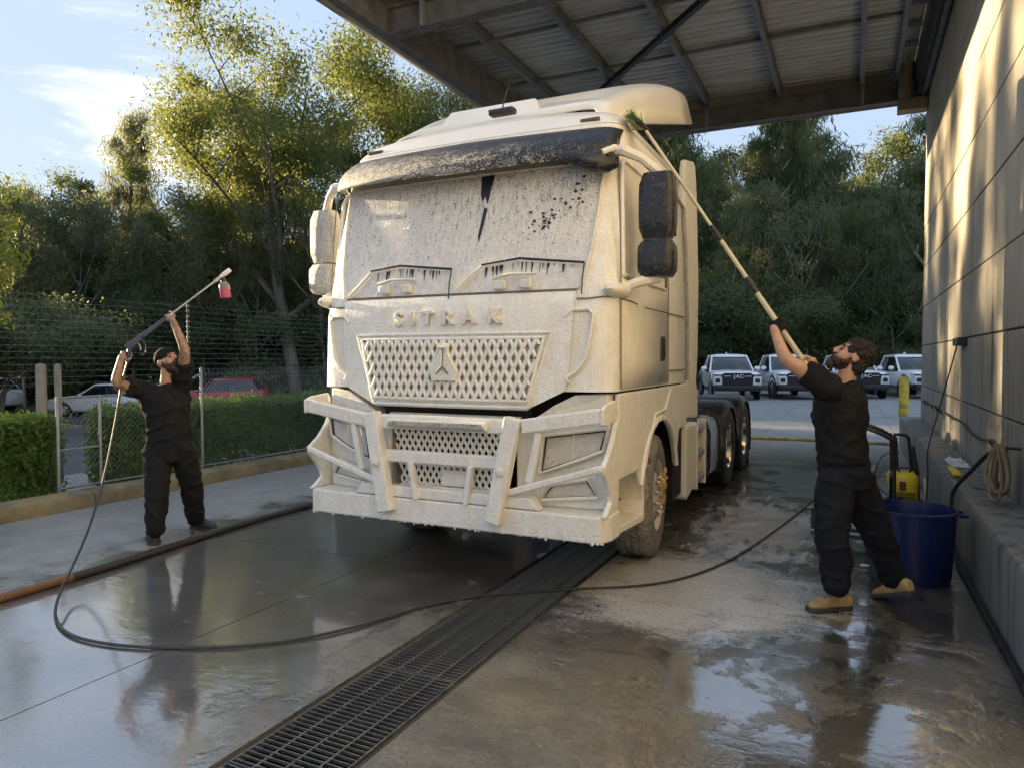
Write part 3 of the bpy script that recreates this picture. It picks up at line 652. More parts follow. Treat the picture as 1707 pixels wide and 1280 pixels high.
M['grille_back'] = foam_over('foamed_recess_shade', (.10, .09, .07), .66, 60, rough=.6, streaks=.2, foamc=(.62, .58, .48), soft=.4)  # backing coloured dark for the shade between the bars, under patchy foam
M['tyre'] = mat('tyre', (.022, .021, .02), .7, var=.3, vs=8, bump=.003, bs=60)
M['tyre_foam'] = foam_over('soapy_tyre', (.03, .028, .025), .5, 40, rough=.5, streaks=0, foamc=(.48, .45, .38), soft=.5)
M['rim'] = mat('rim_paint', (.80, .77, .68), .4, .0, var=.2, vs=6)
M['chrome'] = mat('polished_alloy', (.75, .72, .62), .16, 1.0, var=.2)
M['gold'] = mat('orange_suds', (.72, .46, .16), .5, var=.3, vs=14, bump=.01, bs=50)
M['lamp'] = mat('amber_lamp', (.16, .09, .05), .2)
M['dirt_gap'] = mat('soapy_gap', (.20, .18, .14), .7)
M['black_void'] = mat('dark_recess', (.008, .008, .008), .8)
C = -2.64
tk = thing('truck', 'large tractor truck coated in white washing foam with black visor and bull bar', 'truck', (C, 7.5, 0))
def lerp_tab(tab, z):
    if z <= tab[0][0]: return tab[0][1]
    for (a, p), (b_, q) in zip(tab, tab[1:]):
        if z <= b_:
            t = (z - a) / (b_ - a); return p + (q - p) * t
    return tab[-1][1]
YC = [(1.0, 4.40), (1.35, 4.395), (1.95, 4.42), (2.1, 4.455), (2.5, 4.55), (2.95, 4.655), (3.1, 4.69), (3.25, 4.74), (3.32, 4.80)]
HW = [(1.0, 1.225), (2.2, 1.22), (2.95, 1.185), (3.2, 1.165), (3.32, 1.14)]
def hw(z): return lerp_tab(HW, z)
def yf(dx, z, out=0.0):
    h = hw(z); r = .15; a = abs(dx); y = lerp_tab(YC, z) + .05 * (a / h) ** 2
    if a > h - r:
        q = min(1, (a - (h - r)) / r); y += r * (1 - math.sqrt(max(0, 1 - q * q)))
    return y - out
def S(dx, z, out=0.0): return Vector((C + dx, yf(dx, z, out), z))
def ring(z, inset=0, fin=0, yb=6.68, zc=0.0):
    h = hw(min(z, 3.32)) - inset; zz = min(z, 3.32); pts = []
    N = 26
    for i in range(N + 1):
        t = -1 + 2 * i / N; t = math.copysign(abs(t) ** .55, t) if abs(t) > 0 else 0
        s_ = math.sin(t * math.pi / 2); k = 1 if abs(t) < 1 else 1
        dx0 = s_ * hw(zz); pts.append(Vector((C + s_ * h, yf(dx0, zz) + fin + inset * .4, z + zc * (1 - s_ * s_))))
    ys_ = pts[-1].y
    for j in range(1, 6): pts.append(Vector((C + h, ys_ + (yb - inset - .08 - ys_) * j / 5, z)))
    pts += [Vector((C + h - .08, yb - inset, z)), Vector((C, yb - inset, z + zc)), Vector((C - h + .08, yb - inset, z))]
    for j in range(5, 0, -1): pts.append(Vector((C - h, ys_ + (yb - inset - .08 - ys_) * j / 5, z)))
    return pts
mb = MB()
rings = [ring(z) for z in (1.40, 1.55, 1.75, 1.95, 2.1, 2.3, 2.5, 2.7, 2.9, 3.05, 3.18, 3.27)]
mb.loft(rings); cab = mb.build('cab', M['foam'], tk, smooth=50)
mb = MB(); rings = [ring(3.273 + .235 * math.sin(a_), -.004 + .42 * (1 - math.cos(a_)), .72 * (1 - math.cos(a_)), zc=.10 * math.sin(a_)) for a_ in [math.pi / 2 * i / 14 for i in range(15)]]
mb.loft(rings); roof = mb.build('cab_roof', M['paint'], tk, smooth=75)
# windscreen, a curved pane a little proud of the shell, with its rubber edge
def wsx(z): return lerp_tab([(2.09, .985), (2.3, 1.035), (2.6, 1.065), (2.97, 1.085)], z)
zs = [2.09 + .88 * i / 14 for i in range(15)]; us = [-1 + 2 * i / 30 for i in range(31)]
mb = MB(); mb.grid(lambda u, v: S(u * wsx(v), v, .012), us, zs); ws = mb.build('windscreen', M['screen'], tk, smooth=60)
edge = [S(-wsx(z), z, .014) for z in zs] + [S(u * wsx(2.97), 2.97, .014) for u in us] + [S(wsx(z), z, .014) for z in zs[::-1]]
MB().tube(edge, .011, 6).build('seal', M['foam_thin'], ws)
mb = MB()                                                        # foam slid off here, dark bare glass shows
mb.add([S(x_, z, .016) for x_, z in ((.155, 2.955), (.265, 2.955), (.245, 2.85), (.235, 2.78), (.225, 2.74), (.205, 2.80), (.18, 2.76), (.165, 2.82))], [tuple(range(8))])
mb.add([S(x_, z, .016) for x_, z in ((.205, 2.72), (.232, 2.70), (.215, 2.58), (.19, 2.45), (.178, 2.50), (.19, 2.60))], [tuple(range(6))])
mb.build('bare_glass', M['black_plastic'], ws, fixn=False)
mb = MB(); q = random.Random(4)
for i in range(46):
    x_ = .55 + .42 * q.random(); z = 2.48 + (x_ - .55) * .75 + q.gauss(0, .05); r_ = q.uniform(.004, .013)
    mb.add([S(x_ + r_ * math.cos(a) * q.uniform(.6, 1.6), z + r_ * math.sin(a) * q.uniform(.5, 1.2), .0165) for a in (0, 1.2, 2.3, 3.4, 4.6, 5.5)], [tuple(range(6))])
for i in range(60):
    x_ = q.uniform(-.95, .95); z = q.uniform(2.35, 2.95); r_ = q.uniform(.002, .006)
    mb.add([S(x_ + r_ * math.cos(a) * q.uniform(.6, 1.4), z + r_ * math.sin(a) * q.uniform(.5, 1.4), .0165) for a in (0, 1.2, 2.3, 3.4, 4.6, 5.5)], [tuple(range(6))])
mb.build('bare_spots', M['black_plastic'], ws, fixn=False)['kind'] = 'stuff'
# sun visor
def vz(u, v):
    e = abs(u); top = S(u * 1.155, 3.235 - .02 * e, .012); bot = S(u * 1.15, 2.985, .0)
    y_ = lerp_tab(YC, 3.0) - .20 + .16 * e ** 4 + (.13 if e > .985 else 0); bot = Vector((C + u * 1.165, min(y_, bot.y + .04), 2.955 + .02 * e))
    m_ = top.lerp(bot, v); m_.y -= .06 * math.sin(math.pi * v); return m_
mb = MB(); vu = [math.sin((-1 + 2 * i / 36) * math.pi / 2) for i in range(37)]; mb.grid(vz, vu, [i / 8 for i in range(9)])
vis = mb.build('sun_visor', M['visor'], tk, smooth=60, solid=.012, fixn=False)
mb = MB(); q = random.Random(9)                                   # suds hanging from the lower edge
for i in range(110):
    u = q.uniform(-1, 1); p_ = vz(u * .985, 1.0); mb.ball((p_.x, p_.y - .002, p_.z - .002), (q.uniform(.004, .008), .004, q.uniform(.003, .009)), 6)
mb.build('suds_edge', M['foam'], vis)['kind'] = 'stuff'
for s_ in (-1, 1):                                                # dark return of the visor round the cab corner
    mb = MB(); pts = [(s_ * .93, 2.99, -.05), (s_ * 1.09, 2.955, .02), (s_ * 1.19, 2.93, .20), (s_ * 1.20, 2.90, .30)]
    if s_ < 0: continue
    mb.tube([(C + .84, 4.46, 2.985), (C + .95, 4.47, 2.95), (C + 1.06, 4.51, 2.92), (C + 1.14, 4.57, 2.91), (C + 1.18, 4.64, 2.93)], [.02, .05, .062, .055, .03], 14, sq=1.0); mb.build('front_mirror', M['speck'], tk)
    MB().tube([(C + s_ * 1.10, 4.58, 3.0), (C + s_ * 1.17, 4.64, 3.04), (C + s_ * 1.17, 4.74, 3.06)], .022, 8).build('mirror_bracket', M['foam_thin'], tk)
# hood panel with the name, grille and emblem
HZ = [(1.265, .63), (1.285, .66), (1.40, .90), (1.5, .93), (2.075, .965)]
hzs = [1.265, 1.285, 1.33, 1.37, 1.40, 1.45, 1.55, 1.7, 1.8, 1.9, 2.0, 2.06, 2.075]
mb = MB(); mb.grid(lambda u, v: S(u * lerp_tab(HZ, v), v, .022 if 1.27 < v < 2.07 else .0), us, hzs); hood = mb.build('hood_panel', M['foam'], tk, smooth=50, fixn=False)
MB().tube([S(-.96, 2.082, .004)] + [S(u * .96, 2.082, .006) for u in us] + [S(.96, 2.082, .004)], .006, 5).build('hood_gap', M['dirt_gap'], hood)
cu = bpy.data.curves.new('letters', 'FONT'); dg = None
def letter_mesh(ch, size, depth, bevel=0.0):
    cu = bpy.data.curves.new('glyph', 'FONT'); cu.body = ch; cu.size = size; cu.extrude = depth; cu.align_x = 'CENTER'; cu.align_y = 'BOTTOM_BASELINE'; cu.bevel_depth = bevel; cu.offset = size * .012
    o = bpy.data.objects.new('glyph', cu); col.objects.link(o); bpy.context.view_layer.update()
    me = bpy.data.meshes.new_from_object(o.evaluated_get(bpy.context.evaluated_depsgraph_get()))
    bpy.data.objects.remove(o); bpy.data.curves.remove(cu); return me
def glyph(ch, size, depth, loc, rot, m, parent, name='letter', sx=1.0, bevel=0.0):
    me = letter_mesh(ch, size, depth, bevel); me.materials.clear(); me.materials.append(m)
    o = bpy.data.objects.new(name, me); col.objects.link(o); o.parent = parent; o.location = Vector(loc) - origin_of(parent); o.rotation_euler = rot; o.scale = (sx, 1, 1); return o
for i, ch in enumerate('SITRAK'):
    dx = (-.41, -.285, -.155, .015, .19, .385)[i]
    glyph(ch, .135, .012, S(dx, 1.868, .034), (math.pi / 2, 0, 0), M['foam_thin'] if i else M['paint'], hood, sx=1.12, bevel=.004)
# upper grille: recessed backing, frame, and every lattice bar
GT, GB, GHT, GHB = 1.76, 1.33, .755, .645
def gw(z): return GHB + (GHT - GHB) * (z - GB) / (GT - GB)
mb = MB(); mb.grid(lambda u, v: S(u * gw(v), v, .025), us, [GB, 1.45, 1.6, GT]); grl = mb.build('grille', M['grille_back'], tk, fixn=False)
fr = [S(-gw(GB), GB, .03)] + [S(u * GHB, GB, .03) for u in us] + [S(GHB, GB, .03)]; mb = MB()
def framepath(h0, z0, h1, z1, out): return [S(u * h0, z0, out) for u in us] + [S(h0 + (h1 - h0) * t / 6, z0 + (z1 - z0) * t / 6, out) for t in range(1, 6)] + [S(u * h1, z1, out) for u in us[::-1]] + [S(-h1 - (h0 - h1) * t / 6, z1 + (z0 - z1) * t / 6, out) for t in range(1, 7)]
mb.tube(framepath(GHB, GB, GHT, GT, .034), .014, 6); mb.tube(framepath(GHB - .01, GB - .045, GHT + .055, GT + .035, .026), .011, 6); mb.build('grille_frame', M['foam'], grl)
def lattice(parent, z0, z1, wfn, slope, pitch, out, w_, d_, matr, name, zoff=0):
    """diagonal bars clipped to the trapezoid"""
    for sg in (-1, 1):
        c0 = -2.0
        while c0 < 2.0:
            pts = []
            for i in range(25):
                z = z0 + (z1 - z0) * i / 24; x_ = c0 + sg * (z - z0) / slope
                if abs(x_) < wfn(z) - .012: pts.append((x_, z))
            if len(pts) > 2:
                mb = MB(); k = pts[::max(1, len(pts) // 5)]; k = k if k[-1] == pts[-1] else k + [pts[-1]]
                mb.tube([S(a, z, out + (.004 if sg > 0 else 0)) for a, z in k], w_, 4, sq=d_); mb.build(name, matr, parent, smooth=0, fixn=False)
            c0 += pitch
lattice(grl, GB + .01, GT - .01, gw, 2.1, .066, .040, .0098, 1.6, M['foam'], 'grille_bar')
mb = MB(); ez = lambda x_, z, o_: S(x_, z, o_)
out_ = [(0, 1.735), (.032, 1.715), (.04, 1.66), (.118, 1.53), (.095, 1.46), (-.095, 1.46), (-.118, 1.53), (-.04, 1.66), (-.032, 1.715)]
vs_ = [ez(a, z, .045) for a, z in out_] + [ez(a * .93, 1.55 + (z - 1.55) * .93, .075) for a, z in out_]; k = len(out_)
mb.add(vs_, [(i, (i + 1) % k, (i + 1) % k + k, i + k) for i in range(k)] + [tuple(range(k, 2 * k))])
emb = mb.build('emblem', M['foam_thin'], grl, smooth=0)
mb = MB(); mb.tube([ez(0, 1.69, .08), ez(0, 1.565, .084)], .006, 6); mb.tube([ez(0, 1.565, .084), ez(-.05, 1.515, .08)], .006, 6); mb.tube([ez(0, 1.565, .084), ez(.05, 1.515, .08)], .006, 6)
mb.build('emblem_groove', M['dirt_gap'], emb)
MB().tube([ez(-.03, 1.70, .08), ez(.03, 1.70, .08)], .012, 6).build('emblem_clip', M['foam'], emb)
# corner vents either side of the hood
for s_ in (-1, 1):
    pl = [(.955, 1.945), (1.06, 1.945), (1.092, 1.915), (1.075, 1.78), (1.045, 1.62), (.98, 1.53), (.915, 1.495)]
    mb = MB(); mb.add([S(s_ * a, z, .012) for a, z in pl] , [tuple(range(len(pl)))]); cv_ = mb.build('corner_vent', M['foam_thin'], tk, fixn=True)
    path = [S(s_ * a, z, .02) for a, z in [(.90, 1.90)] + pl + [(.93, 1.46)]]
    MB().tube(path, .013, 6).build('vent_lip', M['foam'], cv_)
    MB().tube([S(s_ * a, z, .016) for a, z in pl[2:5]], .006, 5).build('vent_gap', M['speck'], cv_)
    mb = MB(); mb.tube([S(s_ * a, z, .012) for a, z in ((.97, 2.02), (1.06, 2.02), (1.14, 2.03), (1.2, 2.03))], .005, 5); mb.build('panel_gap', M['dirt_gap'], cab)
# gap under the cab nose
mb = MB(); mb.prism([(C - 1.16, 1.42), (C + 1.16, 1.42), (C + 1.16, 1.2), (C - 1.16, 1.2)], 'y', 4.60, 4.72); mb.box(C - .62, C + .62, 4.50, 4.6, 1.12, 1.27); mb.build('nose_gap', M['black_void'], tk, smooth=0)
MB().box(C - .55, C + .55, 4.462, 4.50, 1.185, 1.215).build('nose_rail', M['foam_thin'], tk, smooth=0)
# lower bumper body with lamp clusters
def housing(s_):
    F = lambda a, z, y: Vector((C + s_ * a, y, z))
    o_ = [(.53, .60), (.53, 1.14), (.72, 1.245), (.80, 1.30), (.95, 1.375), (1.17, 1.385), (1.185, 1.2), (1.185, .60)]
    mb = MB(); fy = lambda a: 4.445 + .10 * max(0, (a - .55) / .65) ** 3
    v1 = [F(a, z, fy(a)) for a, z in o_]; v2 = [F(a, z, 4.72) for a, z in o_]; k = len(o_)
    mb.add(v1 + v2, [tuple(range(k))] + [(i, (i + 1) % k, (i + 1) % k + k, i + k) for i in range(k)])
    h = mb.build('bumper_body', M['foam'], tk, smooth=0, bevel=.015)
    for nm, poly in (('headlight', [(.765, 1.085), (1.15, 1.138), (1.12, 1.005), (.97, .945), (.735, .86)]), ('fog_lamp', [(.805, .757), (1.03, .803), (1.095, .70), (.745, .665)])):
        mb = MB(); vs_ = [F(a, z, fy(a) - .004) for a, z in poly]; mb.add(vs_, [tuple(range(len(poly)))]); L_ = mb.build(nm, M['lens'], h, fixn=True)
        mb = MB(); cx_, cz_ = sum(a for a, z in poly) / len(poly), sum(z for a, z in poly) / len(poly)
        pp = [F(cx_ + (a - cx_) * 1.02, cz_ + (z - cz_) * 1.02, fy(a) - .009) for a, z in poly]; mb.tube(pp + [pp[0]], .0075, 5)
        mb.build('lamp_gap', M['speck'], L_)
        pp = [F(cx_ + (a - cx_) * 1.13, cz_ + (z - cz_) * 1.16, fy(a) - .014) for a, z in poly]; MB().tube(pp + [pp[0]], .014, 6).build('lamp_bezel', M['foam'], L_)
    MB().tube([F(.95, 1.11, fy(.95) - .008), F(.945, .94, fy(.94) - .008)], .004, 4).build('lamp_divider', M['foam_thin'], h)
M['lens'] = foam_over('foamed_lens', (.05, .05, .045), .97, 60, rough=.1, streaks=.3, soft=.3)

for s_ in (-1, 1): housing(s_)
# lower grille mesh between the uprights
def lw(z): return .43 + .09 * (z - .60) / .5
mb = MB(); mb.grid(lambda u, v: (C + u * lw(v), 4.475, v), us, [.58, .8, 1.12]); lgr = mb.build('lower_grille', M['black_void'], tk, fixn=False)
for sg in (-1, 1):
    c0 = -1.2
    while c0 < 1.2:
        pts = [(c0 + sg * (z - .58) / 1.75, z) for z in [.585 + .53 * i / 20 for i in range(21)]]; pts = [(a, z) for a, z in pts if abs(a) < lw(z)]
        if len(pts) > 2: MB().tube([(C + pts[0][0], 4.462, pts[0][1]), (C + pts[-1][0], 4.462, pts[-1][1])], .0095, 4, sq=1.2).build('mesh_bar', M['foam'], lgr, smooth=0, fixn=False)
        c0 += .052
mb = MB()
for z in (.60, .635, .67): mb.box(C - .42, C + .42, 4.40, 4.455, z, z + .018)
mb.build('grille_slat', M['foam'], lgr, smooth=0)
MB().box(C - .065, C + .205, 4.415, 4.43, .695, .815).build('plate_holder', M['foam'], tk, bevel=.012)
MB().box(C - .045, C + .185, 4.405, 4.414, .71, .80).build('number_plate', M['foam_thin'], tk, bevel=.006)
# steel bumper and bull bar
mb = MB(); pl = [(-1.22, 4.42), (-1.19, 4.315), (-1.05, 4.30), (1.05, 4.30), (1.19, 4.315), (1.235, 4.42), (1.235, 4.60), (-1.22, 4.60)]
prof = [(C + a, y) for a, y in pl]; mb.prism(prof, 'z', .425, .60); bb = mb.build('bull_bar', M['foam'], tk, smooth=0, bevel=.012)
mb = MB(); mb.prism([(C - .76, .605), (C - .70, .685), (C + .70, .685), (C + .76, .605)], 'y', 4.302, 4.40); mb.build('bumper_step', M['foam'], bb, smooth=0, bevel=.01)
for s_ in (-1, 1):
    X_ = lambda a: C + s_ * a
    MB().bar((X_(.44), 4.265, .50), (X_(.585), 4.285, 1.225), .115, .085, (0, 1, 0)).build('upright', M['foam'], bb, smooth=0, bevel=.012)
    MB().bar((X_(.205), 4.30, .60), (X_(.248), 4.30, .87), .035, .05, (0, 1, 0)).build('strut', M['foam'], bb, smooth=0, bevel=.006)
    MB().bar((X_(.64), 4.30, 1.165), (X_(1.20), 4.30, 1.255), .055, .10, (0, 0, 1)).build('wing_bar', M['foam'], bb, smooth=0, bevel=.012)
    mb = MB(); mb.prism([(4.265, 1.20), (4.265, 1.30), (4.33, 1.325), (4.53, 1.345), (4.555, 1.30), (4.555, 1.215), (4.34, 1.19)], 'x', X_(1.20), X_(1.225)); mb.build('end_plate', M['foam'], bb, smooth=0, bevel=.006)
    MB().bar((X_(.50), 4.29, .70), (X_(1.20), 4.29, .92), .03, .045, (0, 0, 1)).build('diagonal_bar', M['foam'], bb, smooth=0, bevel=.01)
    MB().bar((X_(.69), 4.305, .79), (X_(.765), 4.305, 1.13), .05, .045, (0, 1, 0)).build('wing_strut', M['foam'], bb, smooth=0, bevel=.008)
    mb = MB(); wv = [(4.56, 1.205), (4.50, 1.10), (4.40, 1.0), (4.29, .93), (4.30, .88), (4.37, .80), (4.43, .72), (4.44, .68), (4.37, .63), (4.31, .601), (4.6, .601), (4.62, 1.205)]
    mb.prism(wv, 'x', X_(1.19), X_(1.225)); mb.build('side_plate', M['foam'], bb, smooth=0, bevel=.008)
    MB().lathe([(0, 0), (.028, 0), (.03, -.006), (.02, -.012), (0, -.012)], (X_(.51), 4.218, .86), (0, 1, 0), 14).build('bolt', M['foam_thin'], bb)
MB().box(C - .53, C + .53, 4.30, 4.36, 1.105, 1.212).build('top_crossbar', M['foam'], bb, smooth=0, bevel=.012)
MB().box(C - .50, C + .50, 4.295, 4.35, .862, .952).build('middle_crossbar', M['foam'], bb, smooth=0, bevel=.012)
mb = MB(); mb.tube([(C - .42, 4.27, 1.158), (C + .38, 4.27, 1.158)], .03, 10); lb = mb.build('light_bar', M['foam_thin'], bb)
M['led'] = foam_over('led_strip', (.25, .24, .22), .6, 120, rough=.2)
MB().box(C - .40, C + .36, 4.236, 4.245, 1.145, 1.172).build('light_strip', M['led'], lb, smooth=0)
# suds dripping off the bumper edge
mb = MB(); q = random.Random(5)
for i in range(75):
    a = q.uniform(-1.2, 1.2); mb.ball((C + a, 4.305 + q.uniform(0, .02), .426), (q.uniform(.004, .014), .006, min(.016, q.expovariate(160)) + .003), 6)
mb.build('suds_drip', M['foam'], bb)['kind'] = 'stuff'
# wipers
for pts_, nm in (([(594, 497), (610, 478), (627, 456), (676, 447), (762, 452)], 0), ([(773, 487), (792, 465), (812, 446), (873, 435), (978, 440)], 1)):
    q_ = [AY(a, b_, 4.53) for a, b_ in pts_]; W = [S(p_.x - C, p_.z, .045) for p_ in q_]
    wp = MB().tube(W[:3] + [W[3]], [.014, .012, .011, .010], 6).build('wiper', M['foam_thin'], tk)
    MB().tube([W[2] + Vector((0, -.005, .006)), W[3] + Vector((0, -.005, .008)), W[4] + Vector((0, 0, .004))], .009, 6).build('wiper_blade', M['speck'], wp)
    e = W[4]; d_ = S(e.x - C - .005, e.z - .21, .03); MB().tube([e, (e + d_) / 2 + Vector((0, -.01, 0)), d_], .005, 5).build('wiper_link', M['black_plastic'], wp)
    c_ = W[2].lerp(W[3], .4); c2_ = S(c_.x - C + .02, c_.z - .14, .03)
    for k_ in range(2): MB().box(c2_.x - .03 + k_ * .2, c2_.x + .06 + k_ * .2, c2_.y - .03, c2_.y, c2_.z - .045, c2_.z - .005 + .02).build('wiper_pivot', M['foam_thin'], wp, bevel=.008)
    MB().tube([c2_ + Vector((-.04, -.02, .03)), c2_ + Vector((.1, -.03, .055)), c2_ + Vector((.3, -.02, .05))], .012, 6).build('wiper_arm', M['foam_thin'], wp)
    mb = MB(); qq = random.Random(nm)
    for k_ in range(26):
        t_ = qq.random(); a_ = W[2].lerp(W[3], min(1, t_ * 2)) if t_ < .5 else W[3].lerp(W[4], t_ * 2 - 1); L_ = qq.uniform(.015, .09)
        d2 = a_.x - C; w_ = qq.uniform(.003, .007); mb.add([S(d2 - w_, a_.z - .012, .0168), S(d2 + w_, a_.z - .012, .0168), S(d2 + w_ * .3, a_.z - .012 - L_, .0168), S(d2 - w_ * .5, a_.z - .012 - L_ * .8, .0168)], [(0, 1, 2, 3)])
    mb.build('wiped_streaks', M['black_plastic'], wp, fixn=False)['kind'] = 'stuff'
# cab sides: doors, windows, handles, seams, rear extender fairings
for s_ in (-1, 1):
    X_ = C + s_ * 1.222; o_ = s_ * .012
    hx = lambda z: C + s_ * (hw(z) + .010)
    zz = [1.415, 1.6, 2.0, 2.16]; mb = MB()
    mb.grid(lambda u, v: (hx(v), u, v), [4.62, 5.2, 5.92], zz); door = mb.build('door', M['foam_thin'], tk, fixn=True, solid=.008)
    mb = MB(); wy0 = lambda z: 4.66 + (z - 2.16) * .10
    zz = [2.17, 2.4, 2.7, 2.95, 3.0]; mb.grid(lambda u, v: (C + s_ * (hw(v) - .002 + .004), wy0(v) + u * (5.86 - wy0(v)), v), [0, .5, 1], zz); wn = mb.build('door_window', M['foam_thin'], door, fixn=True)
    mb = MB(); wp_ = [(wy0(2.19), 2.19), (wy0(2.9), 2.9), (wy0(2.97) + .05, 2.99), (5.84, 2.99), (5.86, 2.19), (wy0(2.19), 2.19)]
    mb.tube([(C + s_ * (hw(z) + .006), y, z) for y, z in wp_], .016, 6); mb.build('window_frame', M['foam'], door)
    for nm, seam in (('door_seam', [(4.60, 1.42), (4.60, 2.0), (4.63, 2.6), (4.66, 3.1)]), ('door_seam', [(5.94, 1.42), (5.94, 2.2), (5.95, 3.0)]), ('side_seam', [(4.62, 2.02), (4.85, 2.02), (5.0, 2.01)]), ('side_seam', [(5.2, 2.0), (6.0, 2.0), (6.6, 2.0)]), ('side_seam', [(5.95, 1.52), (6.3, 1.52), (6.62, 1.52)])):
        MB().tube([(C + s_ * (hw(z) + .011), y, z) for y, z in seam], .005, 5).build(nm, M['dirt_gap'] if 'dirt_gap' in M else M.setdefault('dirt_gap', mat('soapy_gap', (.20, .18, .14), .7)), door)
    mb = MB(); mb.box(hx(1.7) - .004 * s_, hx(1.7) + .014 * s_, 5.68, 5.80, 1.60, 1.80); hd = mb.build('door_handle', M['speck'], door, bevel=.012)
    MB().box(hx(1.7) + .005 * s_, hx(1.7) + .024 * s_, 5.725, 5.765, 1.63, 1.78).build('handle_grip', M['black_plastic'], hd, bevel=.006)
    # seal between cab and extender
    MB().tube([(C + s_ * (hw(min(z, 3.3)) + .008), y, z) for y, z in ((6.20, 3.07), (6.45, 3.06), (6.70, 3.02), (6.715, 2.6), (6.715, 2.0), (6.715, 1.42))], .017, 6).build('cab_seal', M['seal'] if 'seal' in M else M.setdefault('seal', foam_over('soapy_seal', (.09, .08, .06), .6, 90, soft=.4, streaks=.2)), tk)
    mb = MB(); ex = [(6.74, 1.06), (6.74, 3.40), (6.80, 3.50), (7.16, 3.57), (7.24, 3.54), (7.28, 3.30), (7.31, 2.4), (7.30, 1.7), (7.24, 1.40), (7.33, 1.18), (7.33, 1.02)]
    v1 = [Vector((C + s_ * (1.215 - .03 * max(0, (z - 2.6))), y, z)) for y, z in ex]; v2 = [p_ + Vector((-s_ * .06, 0, 0)) for p_ in v1]; k = len(ex)
    mb.add(v1 + v2, [tuple(range(k)), tuple(range(2 * k - 1, k - 1, -1))] + [(i, (i + 1) % k, (i + 1) % k + k, i + k) for i in range(k)]); mb.build('side_fairing', M['foam_thin'], tk, smooth=0, bevel=.02)
    # marker lamp bracket low on the pillar
    mb = MB(); mb.ball((C + s_ * 1.20, 4.62, 2.075), (.085, .19, .055), 14); mb.build('lamp_pod', M['foam_thin'], tk)
    # fender with wheel arch, step and lower skirt
    arch = [(5.72 + .60 * math.cos(a), .52 + .62 * math.sin(a)) for a in [R(165 - 12.5 * i) for i in range(13)]]
    pl = [(4.60, .80), (4.60, 1.385), (6.4, 1.385), (6.72, 1.385), (6.72, 1.05), (6.36, 1.03)]
    pl = [(4.60, 1.385), (4.60, .80), (5.10, .80)] + arch + [(6.42, .98), (6.735, 1.02), (6.735, 1.385)]
    mb = MB(); mb.prism(pl, 'x', C + s_ * 1.19, C + s_ * 1.226); fd_ = mb.build('fender', M['foam'], tk, smooth=0, bevel=.012)
    MB().tube([(C + s_ * 1.228, y + .0, z) for y, z in arch], .022, 6).build('arch_lip', M['foam'], fd_)
    MB().tube([(C + s_ * 1.228, y, z) for y, z in ((6.05, 1.36), (5.86, 1.20), (5.55, 1.18), (5.35, .95), (5.25, .80))], .012, 6).build('swage_line', M['foam'], fd_)
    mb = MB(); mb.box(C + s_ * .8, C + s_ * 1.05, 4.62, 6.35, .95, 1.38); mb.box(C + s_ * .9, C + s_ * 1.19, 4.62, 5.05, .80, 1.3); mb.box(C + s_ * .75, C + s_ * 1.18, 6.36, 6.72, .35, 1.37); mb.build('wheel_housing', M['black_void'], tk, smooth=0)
    mb = MB(); mb.prism([(4.60, .79), (4.60, .44), (5.20, .40), (5.24, .55), (5.16, .795)], 'x', C + s_ * .92, C + s_ * .96); mb.build('step_back', M['foam_thin'], fd_, smooth=0)
    mb = MB(); mb.prism([(4.60, .425), (5.22, .385), (5.26, .44), (4.60, .475)], 'x', C + s_ * .93, C + s_ * 1.215); st_ = mb.build('step', M['foam'], fd_, smooth=0, bevel=.01)
    mb = MB(); mb.prism([(5.16, .80), (5.24, .55), (5.22, .39), (5.265, .40), (5.285, .56), (5.21, .80)], 'x', C + s_ * .93, C + s_ * 1.22); mb.build('step_side', M['foam'], fd_, smooth=0, bevel=.01)
    MB().lathe([(0, 0), (.026, 0), (.022, .02), (0, .028)], (C + s_ * 1.227, 5.33, .84), (s_, 0, 0), 12).build('side_marker', M['lamp'], fd_)
    # mirrors on their arms
    mt = MB(); mx = C + s_ * 1.43; my = 4.80
    def shell(z0, z1, w_, d0, d1):
        rr_ = []
        for i in range(7):
            t_ = i / 6; z = z0 + (z1 - z0) * t_; e = 1 - .12 * (2 * t_ - 1) ** 4 - (.25 if i in (0, 6) else 0) * .4
            rr_.append([Vector((mx + w_ * e * math.copysign(abs(math.cos(a)) ** .36, math.cos(a)), my + (d0 if math.sin(a) < 0 else d1) * math.copysign(abs(math.sin(a)) ** .45, math.sin(a)) * e, z)) for a in [2 * math.pi * k_ / 20 for k_ in range(20)]])
        return rr_
    mt.loft(shell(2.43, 2.87, .125, .10, .05)); mm_ = M['speck'] if s_ > 0 else M['mirror_foam_sky']; mr = mt.build('mirror', mm_, tk, smooth=50)
    MB().loft(shell(2.17, 2.415, .128, .12, .05)).build('wide_mirror', mm_, mr, smooth=50)
    MB().box(mx - .11, mx + .11, my + .052, my + .058, 2.45, 2.85).build('mirror_glass', M['chrome'], mr, smooth=0)
    MB().tube([(C + s_ * 1.15, 4.68, 3.03), (C + s_ * 1.22, 4.66, 3.02), (C + s_ * 1.33, 4.72, 2.97), (mx, my, 2.88)], [.035, .04, .03, .035], 8).build('mirror_arm', M['foam_thin'], mr)
    MB().tube([(C + s_ * 1.16, 4.68, 2.08), (C + s_ * 1.30, 4.70, 2.13), (mx, my, 2.18)], [.03, .035, .05], 8).build('mirror_arm', M['foam_thin'], mr)
